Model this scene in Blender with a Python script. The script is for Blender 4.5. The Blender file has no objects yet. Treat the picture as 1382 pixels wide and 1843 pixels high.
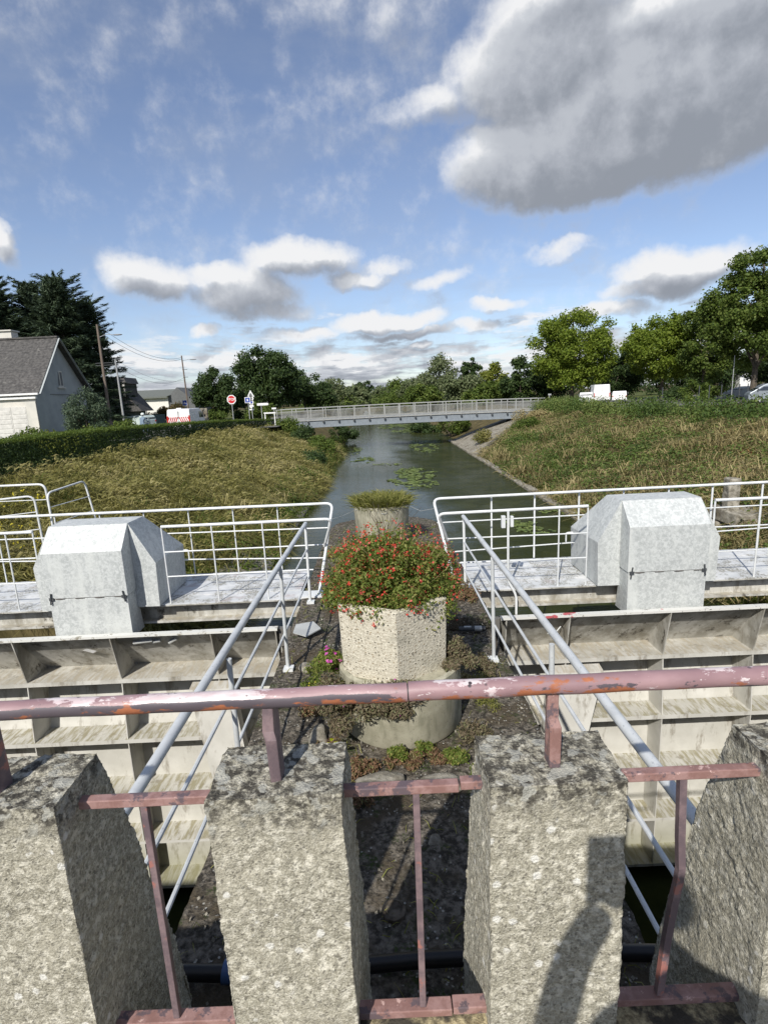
import bpy, bmesh, math, random
import numpy as np
from mathutils import Vector, Matrix
random.seed(7)
RNG = np.random.default_rng(11)
SC = bpy.context.scene
COL = SC.collection
rad = math.radians

# ------------------------------------------------------------------ camera
FOC, PITCH, ROLL, EYE = 980.0, rad(11.9), rad(2.62), 1.65      # focal length in pixels of a 1382 x 1843 picture
_f = np.array([0, math.cos(PITCH), -math.sin(PITCH)])
_r0 = np.array([1.0, 0, 0]); _u0 = np.cross(_r0, _f)
_r = _r0 * math.cos(ROLL) - _u0 * math.sin(ROLL)
_u = _u0 * math.cos(ROLL) + _r0 * math.sin(ROLL)
cd = bpy.data.cameras.new('camera')
cd.sensor_fit = 'VERTICAL'; cd.sensor_height = 36.0; cd.lens = 36.0 * FOC / 1843.0
cd.clip_start = 0.02; cd.clip_end = 6000
cam = bpy.data.objects.new('camera', cd); COL.objects.link(cam)
m4 = Matrix([[_r[0], _u[0], -_f[0], 0], [_r[1], _u[1], -_f[1], 0], [_r[2], _u[2], -_f[2], EYE], [0, 0, 0, 1]])
cam.matrix_world = m4
SC.camera = cam
# ------------------------------------------------------------------ sun, sky, exposure
SUN_AZ, SUN_EL = rad(201.0), rad(40.0)                           # where the sun stands, clockwise from +Y
SUN_POWER, SKY_POWER = 5.0, 0.115
sd = bpy.data.lights.new('sun', 'SUN'); sd.energy = SUN_POWER; sd.angle = rad(0.55); sd.color = (1.0, 0.955, 0.88)
sun = bpy.data.objects.new('sun', sd); COL.objects.link(sun)
to_sun = Vector((math.sin(SUN_AZ) * math.cos(SUN_EL), math.cos(SUN_AZ) * math.cos(SUN_EL), math.sin(SUN_EL)))
sun.rotation_euler = to_sun.to_track_quat('Z', 'Y').to_euler()
SC.view_settings.view_transform = 'Standard'; SC.view_settings.look = 'None'
SC.view_settings.exposure = 0.12; SC.view_settings.gamma = 1.0
SC.view_settings.use_curve_mapping = False
SC.cycles.max_bounces = 6; SC.cycles.diffuse_bounces = 3; SC.cycles.glossy_bounces = 3
SC.cycles.transmission_bounces = 3; SC.cycles.transparent_max_bounces = 6
SC.cycles.use_denoising = True


def pix_ray(px, py):
    d = _r * (px - 691) / FOC - _u * (py - 921.5) / FOC + _f
    return d / 1.0


def at(px, py, Y):
    d = pix_ray(px, py); t = Y / d[1]
    return Vector((d[0] * t, d[1] * t, EYE + d[2] * t))


def on_z(px, py, z):
    d = pix_ray(px, py); t = (z - EYE) / d[2]
    return Vector((d[0] * t, d[1] * t, z))


class NT:
    """small helper round a node tree"""
    def __init__(s, tree): s.t = tree; s.n = tree.nodes; s.l = tree.links
    def node(s, kind, **kw):
        nd = s.n.new(kind)
        for k, v in kw.items(): setattr(nd, k, v)
        return nd
    def link(s, a, b): s.l.new(a, b)
    def val(s, sock, v):
        if isinstance(v, bpy.types.NodeSocket): s.l.new(v, sock)
        else: sock.default_value = v
    def math(s, op, a, b=0.0, c=0.0, clamp=False):
        nd = s.n.new('ShaderNodeMath'); nd.operation = op; nd.use_clamp = clamp
        s.val(nd.inputs[0], a); s.val(nd.inputs[1], b); s.val(nd.inputs[2], c)
        return nd.outputs[0]
    def vmath(s, op, a, b=None, scale=None):
        nd = s.n.new('ShaderNodeVectorMath'); nd.operation = op
        s.val(nd.inputs[0], a)
        if b is not None: s.val(nd.inputs[1], b)
        if scale is not None: s.val(nd.inputs[3], scale)
        return nd.outputs[0]
    def mix(s, f, a, b):
        nd = s.n.new('ShaderNodeMix'); nd.data_type = 'RGBA'; nd.clamp_factor = True
        s.val(nd.inputs[0], f)
        for i, v in ((6, a), (7, b)):
            if isinstance(v, bpy.types.NodeSocket): s.l.new(v, nd.inputs[i])
            else: nd.inputs[i].default_value = (*v[:3], 1)
        return nd.outputs[2]
    def ramp(s, f, lo, hi, a=0.0, b=1.0):
        nd = s.n.new('ShaderNodeMapRange'); nd.interpolation_type = 'SMOOTHSTEP'; nd.clamp = True
        s.val(nd.inputs[0], f); nd.inputs[1].default_value = lo; nd.inputs[2].default_value = hi
        nd.inputs[3].default_value = a; nd.inputs[4].default_value = b
        return nd.outputs[0]
    def noise(s, vec, scale, detail=4.0, rough=0.55, dist=0.0):
        nd = s.n.new('ShaderNodeTexNoise'); s.val(nd.inputs['Vector'], vec)
        nd.inputs['Scale'].default_value = scale; nd.inputs['Detail'].default_value = detail
        nd.inputs['Roughness'].default_value = rough; nd.inputs['Distortion'].default_value = dist
        return nd.outputs[0]
    def voro(s, vec, scale, feature='F1', out='Distance'):
        nd = s.n.new('ShaderNodeTexVoronoi'); nd.feature = feature; s.val(nd.inputs['Vector'], vec)
        nd.inputs['Scale'].default_value = scale
        return nd.outputs[out]
    def stretch(s, vec, sx, sy, sz):
        return s.vmath('MULTIPLY', vec, (sx, sy, sz))


# ------------------------------------------------------------------ sky with clouds
wd = bpy.data.worlds.new('World'); SC.world = wd; wd.use_nodes = True
W = NT(wd.node_tree); W.n.clear()
wout = W.node('ShaderNodeOutputWorld')
sky = W.node('ShaderNodeTexSky', sky_type='NISHITA', sun_disc=False)
sky.sun_elevation = SUN_EL; sky.sun_rotation = SUN_AZ; sky.altitude = 50; sky.air_density = 1.0; sky.dust_density = 0.4; sky.ozone_density = 1.6
tc = W.node('ShaderNodeTexCoord')
DIR = tc.outputs['Generated']


def az_el(px, py):
    d = pix_ray(px, py); d = d / np.linalg.norm(d)
    return math.atan2(d[0], d[1]), math.asin(d[2])


BLOBS = [(1060, 265, 330, 130, 1.6), (1140, 190, 360, 170, 1.7), (1330, 130, 330, 240, 1.6), (980, 120, 230, 150, 1.2), (800, 190, 130, 55, .55), (1330, 0, 420, 130, 1.5), (1000, 10, 180, 90, .9),
         (262, 500, 95, 55, .95), (60, 600, 70, 14, .6), (370, 490, 90, 30, .75), (640, 500, 70, 22, .75), (890, 545, 60, 16, .7), (1090, 560, 110, 20, .75), (540, 600, 90, 16, .75), (730, 605, 120, 12, .75), (1010, 440, 70, 20, .6), (430, 520, 120, 62, .9), (545, 462, 125, 42, .9), (480, 560, 90, 26, .7),
         (690, 578, 118, 30, .95), (850, 592, 70, 17, .8), (1225, 482, 150, 50, 1.0), (1180, 520, 120, 25, .7), (5, 430, 42, 55, .9),
         (800, 495, 70, 20, .5), (1000, 450, 80, 22, .42), (690, 475, 60, 18, .45), (760, 628, 24, 10, .9), (640, 20, 210, 60, .22),
         (370, 590, 40, 16, .8), (520, 610, 90, 14, .6), (870, 555, 40, 14, .45)]
grp = bpy.data.node_groups.new('cloud_density', 'ShaderNodeTree')
grp.interface.new_socket('Vector', in_out='INPUT', socket_type='NodeSocketVector')
grp.interface.new_socket('Shift', in_out='INPUT', socket_type='NodeSocketFloat')
grp.interface.new_socket('Density', in_out='OUTPUT', socket_type='NodeSocketFloat')
G = NT(grp)
gi = G.node('NodeGroupInput'); go = G.node('NodeGroupOutput')
nrm = G.vmath('NORMALIZE', gi.outputs[0])
sp = G.node('ShaderNodeSeparateXYZ'); G.link(nrm, sp.inputs[0])
el = G.math('ADD', G.math('ARCSINE', sp.outputs[2]), gi.outputs[1])
az = G.math('ARCTAN2', sp.outputs[0], sp.outputs[1])
warp = G.noise(nrm, 7.0, 5.0, 0.6)
warp2 = G.noise(G.vmath('ADD', nrm, (5.3, 1.7, 9.1)), 7.0, 5.0, 0.6)
azw = G.math('ADD', az, G.math('MULTIPLY', G.math('SUBTRACT', warp, 0.5), 0.10))
elw = G.math('ADD', el, G.math('MULTIPLY', G.math('SUBTRACT', warp2, 0.5), 0.08))
best = None
for (cx, cy, rx, ry, g) in BLOBS:
    a0, e0 = az_el(cx, cy); a1, _ = az_el(cx + rx, cy); _, e1 = az_el(cx, cy - ry)
    da = G.math('DIVIDE', G.math('SUBTRACT', azw, a0), abs(a1 - a0))
    de = G.math('DIVIDE', G.math('SUBTRACT', elw, e0), abs(e1 - e0))
    r2 = G.math('ADD', G.math('MULTIPLY', da, da), G.math('MULTIPLY', de, de))
    v = G.math('MULTIPLY', G.math('SUBTRACT', 1.0, r2), g)
    best = v if best is None else G.math('SMOOTH_MAX', best, v, 0.25)
# layered small clouds that shrink towards the horizon
elp = G.math('MAXIMUM', el, 0.005)
inv = G.math('DIVIDE', 1.0, G.math('ADD', elp, 0.055))
pl = G.node('ShaderNodeCombineXYZ')
G.link(G.math('MULTIPLY', az, G.math('POWER', inv, 0.55)), pl.inputs[0]); G.link(G.math('MULTIPLY', G.math('LOGARITHM', G.math('ADD', elp, 0.055), 2.718), 2.2), pl.inputs[1])
lay = G.noise(pl.outputs[0], 2.3, 6.0, 0.6)
lowmask = G.ramp(el, 0.20, 0.04, 0.0, 1.0)
lowd = G.math('ADD', G.math('MULTIPLY', G.math('SUBTRACT', lay, 0.5), 3.6), G.math('SUBTRACT', G.math('MULTIPLY', lowmask, 1.3), 0.74))
behind = G.ramp(sp.outputs[1], 0.25, -0.2, 0.0, 1.0)              # behind the camera the same broken cloud goes on
lay2 = G.noise(nrm, 2.2, 5.0, 0.55)
backd = G.math('MULTIPLY', behind, G.math('MULTIPLY', G.math('SUBTRACT', lay2, 0.47), 4.0))
fine = G.noise(nrm, 16.0, 8.0, 0.62)
fine2 = G.noise(nrm, 5.0, 4.0, 0.55)
tot = G.math('MAXIMUM', G.math('MAXIMUM', best, lowd), backd)
tot = G.math('ADD', tot, G.math('MULTIPLY', G.math('SUBTRACT', fine, 0.5), 1.2))
tot = G.math('ADD', tot, G.math('MULTIPLY', G.math('SUBTRACT', fine2, 0.5), 0.5))
G.link(tot, go.inputs[0])


def cloud(shift, off):
    g = W.node('ShaderNodeGroup'); g.node_tree = grp; W.link(W.vmath('ADD', DIR, off), g.inputs[0]); g.inputs[1].default_value = shift
    return g.outputs[0]


D0 = cloud(0.0, (0, 0, 0)); D1 = cloud(0.035, (0, 0, 0)); D2 = cloud(0.0, (-.022, 0, .022))
alpha = W.ramp(D0, -0.10, 0.72)
shade = W.ramp(D1, -0.10, 0.95)                                    # how much cloud lies above: dark bases
light = W.ramp(W.math('SUBTRACT', D0, D2), -.35, .42)              # billows turned to the sun
lum = W.math('ADD', W.math('MULTIPLY', W.math('SUBTRACT', 1.0, shade), .62), W.math('MULTIPLY', light, .55), clamp=True)
thin = W.ramp(D0, 0.05, 0.60, 1.0, 0.0)
lum = W.math('MAXIMUM', lum, W.math('MULTIPLY', thin, .55))
rpc = W.node('ShaderNodeValToRGB'); W.link(lum, rpc.inputs[0]); e = rpc.color_ramp.elements
e[0].color = (.315, .345, .40, 1); e[1].color = (.95, .955, .97, 1); x_ = e.new(.42); x_.color = (.47, .50, .56, 1); x_ = e.new(.75); x_.color = (.66, .69, .74, 1)
ccol = rpc.outputs[0]
vs_ = W.node('ShaderNodeSeparateXYZ'); W.link(DIR, vs_.inputs[0]); vvec = W.node('ShaderNodeCombineXYZ'); W.link(W.math('ARCTAN2', vs_.outputs[0], vs_.outputs[1]), vvec.inputs[0]); W.link(W.math('MULTIPLY', vs_.outputs[2], 3.2), vvec.inputs[1])
veil = W.math('ADD', 0.06, W.math('MULTIPLY', W.ramp(W.noise(vvec.outputs[0], 1.7, 6.0, 0.62, .4), 0.40, 0.74), 0.30))
bg_sky = W.node('ShaderNodeBackground'); bg_sky.inputs[1].default_value = SKY_POWER
hs = W.node('ShaderNodeHueSaturation'); W.link(sky.outputs[0], hs.inputs['Color']); hs.inputs['Saturation'].default_value = 0.9; hs.inputs['Value'].default_value = 1.0
W.link(W.vmath('MULTIPLY', hs.outputs[0], (.95, .975, 1.09)), bg_sky.inputs[0])
bg_cl = W.node('ShaderNodeBackground'); bg_cl.inputs[1].default_value = 0.86; W.link(ccol, bg_cl.inputs[0])
bg_ve = W.node('ShaderNodeBackground'); bg_ve.inputs[1].default_value = 0.54; bg_ve.inputs[0].default_value = (0.66, 0.75, 0.92, 1)
mv = W.node('ShaderNodeMixShader'); W.link(veil, mv.inputs[0]); W.link(bg_sky.outputs[0], mv.inputs[1]); W.link(bg_ve.outputs[0], mv.inputs[2])
ms = W.node('ShaderNodeMixShader'); W.link(alpha, ms.inputs[0]); W.link(mv.outputs[0], ms.inputs[1]); W.link(bg_cl.outputs[0], ms.inputs[2])
W.link(ms.outputs[0], wout.inputs[0])

# ------------------------------------------------------------------ materials
MATS = {}


def new_mat(name, rough=0.8, metal=0.0, spec=0.5, color=(0.5, 0.5, 0.5)):
    m = bpy.data.materials.new(name); m.use_nodes = True
    t = NT(m.node_tree); b = t.n['Principled BSDF']
    b.inputs['Roughness'].default_value = rough; b.inputs['Metallic'].default_value = metal
    b.inputs['Specular IOR Level'].default_value = spec
    b.inputs['Base Color'].default_value = (*color, 1)
    geo = t.node('ShaderNodeNewGeometry')
    t.pos = geo.outputs['Position']; t.nor = geo.outputs['Normal']; t.isl = geo.outputs['Random Per Island']
    t.b = b; t.m = m
    MATS[name] = m
    return t


def color(t, c): t.link(c, t.b.inputs['Base Color']) if isinstance(c, bpy.types.NodeSocket) else setattr(t.b.inputs['Base Color'], 'default_value', (*c, 1))


def bump(t, h, strength=0.5, dist=0.01):
    nd = t.node('ShaderNodeBump'); nd.inputs['Strength'].default_value = strength; nd.inputs['Distance'].default_value = dist
    t.link(h, nd.inputs['Height']); t.link(nd.outputs[0], t.b.inputs['Normal'])


def objpos(t):
    return t.node('ShaderNodeTexCoord').outputs['Object']


# rough exposed concrete of the parapet pillars
t = new_mat('pillar_concrete', 0.95, spec=0.2); P = t.pos
grain = t.noise(P, 210, 5, 0.8); mid = t.noise(P, 45, 4, 0.65); big = t.noise(P, 6, 4, 0.6); v1 = t.voro(P, 170); v2 = t.voro(P, 165, out='Color')
sv = t.node('ShaderNodeSeparateColor'); t.link(v2, sv.inputs[0])
c = t.mix(sv.outputs[0], (.295, .278, .22), (.52, .495, .405))
c = t.mix(t.ramp(grain, .42, .58), t.mix(.62, c, (.20, .185, .14)), c)
c = t.mix(t.math('MULTIPLY', t.ramp(mid, .47, .66), .7), c, (.70, .67, .57))
c = t.mix(t.math('MULTIPLY', t.ramp(big, .5, .72), .5), c, (.40, .375, .30))
c = t.mix(t.math('MULTIPLY', t.ramp(sv.outputs[1], .90, .92), .6), c, (.13, .12, .10))
lich = t.voro(P, 17)
lm = t.math('MULTIPLY', t.ramp(t.math('ADD', lich, t.math('MULTIPLY', t.noise(P, 70, 3), .22)), .31, .25), t.ramp(t.noise(P, 7, 2), .46, .56))
c = t.mix(t.math('MULTIPLY', lm, .9), c, (.66, .65, .60))
sx = t.node('ShaderNodeSeparateXYZ'); t.link(P, sx.inputs[0])
topm = t.ramp(t.math('ADD', sx.outputs[2], t.math('MULTIPLY', t.math('SUBTRACT', t.noise(P, 14, 5, .65), .5), .30)), .68, .80)
blot = t.ramp(t.noise(P, 40, 6, .7), .40, .58)
c = t.mix(t.math('MULTIPLY', topm, blot), c, (.065, .060, .050))
c = t.mix(t.math('MULTIPLY', topm, t.math('MULTIPLY', t.ramp(t.noise(P, 19, 3), .56, .60), .7)), c, (.40, .40, .36))
color(t, c)
bump(t, t.math('ADD', t.math('MULTIPLY', grain, .7), t.math('SUBTRACT', t.math('MULTIPLY', t.noise(P, 95, 3, .6), .8), t.math('MULTIPLY', v1, .5))), .8, .006)

# dark mossy concrete of the pier
t = new_mat('pier_concrete', 0.95, spec=0.2); P = t.pos
c = t.mix(t.ramp(t.noise(P, 26, 6, .65), .38, .66), (.045, .040, .032), (.215, .19, .155))
c = t.mix(t.ramp(t.noise(P, 3.3, 4, .6), .45, .68), c, (.085, .068, .045))
c = t.mix(t.math('MULTIPLY', t.ramp(t.noise(P, 5.1, 4, .6), .53, .64), t.ramp(t.noise(P, 60, 3), .4, .6)), c, (.045, .065, .018))
v = t.voro(P, 34)
c = t.mix(t.math('MULTIPLY', t.ramp(v, .26, .18), t.ramp(t.noise(P, 9, 3), .52, .6)), c, (.42, .41, .37))
sxp = t.node('ShaderNodeSeparateXYZ'); t.link(P, sxp.inputs[0])
color(t, c); bump(t, t.math('ADD', t.noise(P, 55, 6, .7), t.math('MULTIPLY', v, .5)), 1.0, .02)

t = new_mat('old_concrete', 0.9, spec=0.2); P = t.pos
c = t.mix(t.ramp(t.noise(P, 9, 6, .65), .35, .65), (.16, .145, .115), (.36, .335, .28))
c = t.mix(t.ramp(t.noise(P, 1.2, 5, .6), .5, .66), c, (.14, .12, .09))
c = t.mix(t.ramp(t.noise(P, 40, 3, .6), .6, .75), c, (.10, .12, .05))
color(t, c); bump(t, t.noise(P, 30, 6, .7), .8, .02)

t = new_mat('coping_concrete', 0.9, spec=0.2); P = t.pos
c = t.mix(t.ramp(t.noise(P, 60, 5, .7), .35, .62), (.20, .165, .10), (.55, .47, .29))
c = t.mix(t.ramp(t.noise(P, 9, 5, .65), .46, .60), c, (.07, .062, .05))
color(t, c); bump(t, t.noise(P, 90, 5, .7), .9, .01)

# planter aggregate: pale with dark pebbles
t = new_mat('pebbledash', 0.85, spec=0.25); P = objpos(t)
v = t.voro(t.stretch(P, 1.0, 1.0, 1.5), 38); vc = t.voro(t.stretch(P, 1.0, 1.0, 1.5), 38, out='Color')
s = t.node('ShaderNodeSeparateColor'); t.link(vc, s.inputs[0])
c = t.mix(t.ramp(t.noise(P, 70, 4), .35, .7), (.42, .385, .305), (.62, .585, .485))
c = t.mix(t.math('MULTIPLY', t.ramp(v, .36, .24), t.ramp(s.outputs[0], .55, .62)), c, (.13, .115, .09))
c = t.mix(t.math('MULTIPLY', t.ramp(v, .34, .25), t.ramp(s.outputs[1], .78, .8)), c, (.30, .24, .16))
c = t.mix(t.math('MULTIPLY', t.ramp(t.noise(P, 4, 4), .55, .7), .4), c, (.26, .25, .20))
color(t, c); bump(t, t.math('SUBTRACT', t.noise(P, 90, 3), t.math('MULTIPLY', v, .8)), .6, .006)

t = new_mat('smooth_concrete', 0.85, spec=0.25); P = objpos(t)
c = t.mix(t.ramp(t.noise(P, 6, 5, .6), .35, .7), (.29, .275, .205), (.42, .40, .31))
c = t.mix(t.math('MULTIPLY', t.ramp(t.noise(t.stretch(P, 1, 1, .25), 12, 4), .5, .68), .6), c, (.17, .17, .12))
c = t.mix(t.math('MULTIPLY', t.ramp(t.noise(P, 85, 2), .62, .7), .5), c, (.12, .11, .09))
color(t, c); bump(t, t.noise(P, 70, 4, .7), .35, .005)

# peeling paint of the big handrail: pink over grey, rust below
t = new_mat('peeling_paint', 0.42, spec=0.5); P = t.pos
PS = t.stretch(P, .45, 1.0, 1.0)
pink = t.mix(t.ramp(t.noise(PS, 9, 4), .35, .65), (.335, .215, .225), (.235, .145, .155))
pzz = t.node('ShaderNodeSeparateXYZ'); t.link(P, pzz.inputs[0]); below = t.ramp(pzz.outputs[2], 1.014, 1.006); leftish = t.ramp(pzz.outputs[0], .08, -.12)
pale = t.mix(t.ramp(t.noise(PS, 40, 4), .4, .6), (.52, .42, .43), (.60, .54, .54))
c = t.mix(t.ramp(t.math('ADD', t.noise(PS, 14, 7, .72), t.math('MULTIPLY', leftish, .04)), .55, .58), pink, pale)
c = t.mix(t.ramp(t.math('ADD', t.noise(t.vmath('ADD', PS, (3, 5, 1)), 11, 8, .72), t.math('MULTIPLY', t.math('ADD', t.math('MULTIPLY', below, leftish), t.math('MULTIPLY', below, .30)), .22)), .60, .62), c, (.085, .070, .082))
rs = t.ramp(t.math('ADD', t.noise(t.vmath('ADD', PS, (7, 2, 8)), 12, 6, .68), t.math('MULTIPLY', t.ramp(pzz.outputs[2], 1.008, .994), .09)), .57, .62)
sxx = t.node('ShaderNodeSeparateXYZ'); t.link(t.nor, sxx.inputs[0])
c = t.mix(rs, c, t.mix(t.noise(P, 70, 3), (.40, .15, .07), (.24, .075, .035)))
c = t.mix(t.math('MULTIPLY', t.ramp(t.math('ADD', t.voro(P, 30), 0.0), .16, .10), t.ramp(t.noise(P, 11, 2), .5, .6)), c, (.06, .045, .05))
color(t, c)
rr = t.ramp(t.noise(PS, 14, 7, .72), .4, .6, .55, .32); t.link(rr, t.b.inputs['Roughness'])
bump(t, t.noise(PS, 26, 7, .7), .35, .003)

t = new_mat('red_brown_paint', 0.5, spec=0.45); P = t.pos
c = t.mix(t.ramp(t.noise(P, 16, 6, .7), .42, .6), (.225, .125, .11), (.31, .19, .175))
c = t.mix(t.ramp(t.noise(t.vmath('ADD', P, (3, 1, 7)), 14, 7, .7), .53, .58), c, (.115, .085, .095))
c = t.mix(t.ramp(t.noise(t.vmath('ADD', P, (9, 1, 7)), 30, 6, .7), .62, .66), c, (.50, .34, .31))
color(t, c); bump(t, t.noise(P, 60, 6, .7), .4, .003)

t = new_mat('dark_mauve_paint', 0.5, spec=0.45); P = t.pos
c = t.mix(t.ramp(t.noise(P, 12, 6, .7), .4, .65), (.115, .085, .095), (.21, .15, .155))
c = t.mix(t.ramp(t.noise(t.vmath('ADD', P, (3, 1, 7)), 11, 7, .7), .56, .62), c, (.30, .13, .11))
color(t, c); bump(t, t.noise(P, 60, 6, .7), .4, .003)

t = new_mat('rail_paint', 0.42, spec=0.5); P = t.pos
c = t.mix(t.ramp(t.noise(P, 6, 5, .6), .4, .7), (.64, .655, .655), (.56, .58, .58))
c = t.mix(t.math('MULTIPLY', t.ramp(t.noise(P, 45, 4), .64, .72), .55), c, (.22, .19, .16))
color(t, c); bump(t, t.noise(P, 120, 2), .08, .002)

t = new_mat('galvanised_pipe', 0.45, metal=0.12, spec=0.5); P = t.pos
c = t.mix(t.ramp(t.noise(P, 9, 5, .6), .35, .7), (.58, .60, .605), (.48, .50, .51))
c = t.mix(t.math('MULTIPLY', t.ramp(t.noise(P, 60, 4), .62, .7), .5), c, (.24, .25, .26))
color(t, c); bump(t, t.noise(P, 90, 3), .12, .002)

t = new_mat('spangled_zinc', 0.55, metal=0.12, spec=0.4); P = t.pos
n1 = t.noise(P, 22, 8, .78, .6)
c = t.mix(t.ramp(n1, .40, .60), (.40, .42, .415), (.57, .59, .58))
c = t.mix(t.math('MULTIPLY', t.ramp(t.noise(t.stretch(P, 1, 1, .18), 6, 5), .50, .70), .75), c, (.60, .62, .60))
c = t.mix(t.math('MULTIPLY', t.ramp(t.noise(P, 60, 6, .75), .56, .63), .40), c, (.27, .29, .28))
color(t, c); bump(t, n1, .10, .003)

t = new_mat('rusty_seam', 0.9); color(t, (.11, .10, .09))

t = new_mat('deck_plate', 0.5, metal=0.1, spec=0.4); P = t.pos
c = t.mix(t.ramp(t.noise(P, 5, 5), .4, .65), (.56, .575, .58), (.68, .685, .68))
c = t.mix(t.math('MULTIPLY', t.ramp(t.noise(P, 2.4, 7, .72), .47, .56), t.ramp(t.noise(P, 40, 5, .7), .42, .56)), c, (.27, .26, .22))
c = t.mix(t.math('MULTIPLY', t.ramp(t.noise(t.vmath('ADD', P, (4, 4, 4)), 1.7, 4), .60, .68), .5), c, (.34, .25, .23))
color(t, c); bump(t, t.noise(P, 60, 4), .15, .003)

# gate steel: cream paint, grime and algae on everything that faces up
t = new_mat('gate_paint', 0.6, spec=0.35); P = t.pos
c = t.mix(t.ramp(t.noise(P, 3, 4), .35, .7), (.455, .445, .405), (.545, .535, .495))
st = t.noise(t.stretch(P, 1, 1, .30), 6, 7, .7)
c = t.mix(t.math('MULTIPLY', t.ramp(st, .52, .66), .7), c, (.19, .165, .125))
pz0 = t.node('ShaderNodeSeparateXYZ'); t.link(P, pz0.inputs[0]); r1 = t.ramp(pz0.outputs[2], -2.1, -1.8)
c = t.mix(t.math('MULTIPLY', t.math('MULTIPLY', r1, .75), t.ramp(t.noise(t.stretch(P, 1, 1, .6), 2.6, 8, .72), .42, .60)), c, (.22, .205, .165))
c = t.mix(t.math('MULTIPLY', r1, t.ramp(t.noise(t.vmath('ADD', t.stretch(P, 1, 1, .7), (2, 2, 2)), 5, 8, .75), .56, .64)), c, (.085, .075, .06))
sz = t.node('ShaderNodeSeparateXYZ'); t.link(t.nor, sz.inputs[0])
pz = t.node('ShaderNodeSeparateXYZ'); t.link(P, pz.inputs[0])
up = t.ramp(sz.outputs[2], .5, .9)
streak = t.noise(t.vmath('ADD', t.stretch(P, 9, 1.3, 1), (0, 0, 0)), 2.6, 5, .65)
low = t.ramp(pz.outputs[2], -2.2, -2.9)
gm = t.mix(low, (.36, .32, .245), (.24, .215, .125))
c = t.mix(t.math('MULTIPLY', up, t.ramp(streak, .42, .62, .10, .85)), c, gm)
bot = t.ramp(pz.outputs[2], -4.6, -5.3)
c = t.mix(t.math('MULTIPLY', bot, .5), c, (.22, .22, .12))
color(t, c); bump(t, t.noise(P, 40, 5), .15, .004)

t = new_mat('gate_edge_paint', 0.5); P = t.pos
c = t.mix(t.ramp(t.noise(t.stretch(P, 1.2, 1, 1), 1.6, 3), .57, .585), (.60, .595, .56), (.45, .10, .11))
c = t.mix(t.ramp(t.noise(P, 16, 6, .7), .60, .64), c, (.10, .09, .08))
color(t, c); bump(t, t.noise(P, 60, 5), .2, .004)
t = new_mat('pale_edge_paint', 0.5); P = t.pos
c = t.mix(t.ramp(t.noise(P, 9, 6, .7), .56, .62), (.62, .62, .585), (.26, .24, .19))
color(t, c)

t = new_mat('water', 0.06, spec=0.5); P = t.pos
color(t, t.mix(t.ramp(t.noise(P, .35, 3), .4, .7), (.016, .024, .009), (.034, .036, .014)))
wcol = t.mix(t.ramp(t.noise(P, .35, 3), .4, .7), (.020, .028, .010), (.036, .038, .014))
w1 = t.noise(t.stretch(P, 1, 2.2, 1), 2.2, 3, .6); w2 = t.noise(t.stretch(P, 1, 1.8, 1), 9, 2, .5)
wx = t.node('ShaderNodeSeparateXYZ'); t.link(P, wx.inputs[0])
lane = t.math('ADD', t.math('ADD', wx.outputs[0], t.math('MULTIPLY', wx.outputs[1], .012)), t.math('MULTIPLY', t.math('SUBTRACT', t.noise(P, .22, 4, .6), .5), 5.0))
rip = t.ramp(lane, 1.2, 3.4, .22, 1.0)                              # ruffled right half of the canal; the mask also paints its dark reflection
color(t, t.mix(rip, wcol, (.032, .038, .013))); t.link(t.math('SUBTRACT', .5, t.math('MULTIPLY', rip, .42)), t.b.inputs['Specular IOR Level'])  # green base and cut specular stand in for a dark reflection there
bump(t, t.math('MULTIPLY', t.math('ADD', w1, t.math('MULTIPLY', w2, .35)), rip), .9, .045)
dim_reflect = t.node('ShaderNodeBsdfDiffuse'); t.link(t.mix(t.ramp(t.noise(P, 1.2, 5, .6), .4, .65), (.020, .026, .008), (.040, .046, .014)), dim_reflect.inputs[0])
mxw = t.node('ShaderNodeMixShader'); t.link(t.math('MULTIPLY', rip, t.ramp(t.noise(P, .5, 4, .6), .3, .6, .30, .62)), mxw.inputs[0]); t.link(t.b.outputs[0], mxw.inputs[1]); t.link(dim_reflect.outputs[0], mxw.inputs[2]); t.link(mxw.outputs[0], t.n['Material Output'].inputs[0])   # dark diffuse mixed in to paint a dark reflection on the ruffled half
t.b.inputs['IOR'].default_value = 1.33

t = new_mat('earth', 0.95, spec=0.1); P = t.pos
color(t, t.mix(t.ramp(t.noise(P, 1.5, 6, .65), .35, .65), (.055, .048, .022), (.13, .105, .05)))
bump(t, t.noise(P, 8, 5), .8, .05)
t = new_mat('asphalt', 0.9, spec=0.2); P = t.pos
color(t, t.mix(t.ramp(t.noise(P, 3, 6, .7), .35, .65), (.10, .10, .095), (.17, .165, .15))); bump(t, t.noise(P, 60, 3), .4, .01)
t = new_mat('lawn', 0.95, spec=0.1); P = t.pos
color(t, t.mix(t.ramp(t.noise(P, .7, 6, .65), .35, .65), (.05, .075, .02), (.12, .12, .045))); bump(t, t.noise(P, 15, 5), .8, .05)
t = new_mat('soil', 0.95, spec=0.1); P = t.pos
color(t, t.mix(t.noise(P, 40, 5, .7), (.03, .024, .016), (.10, .075, .05))); bump(t, t.noise(P, 50, 5), 1, .02)


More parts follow.
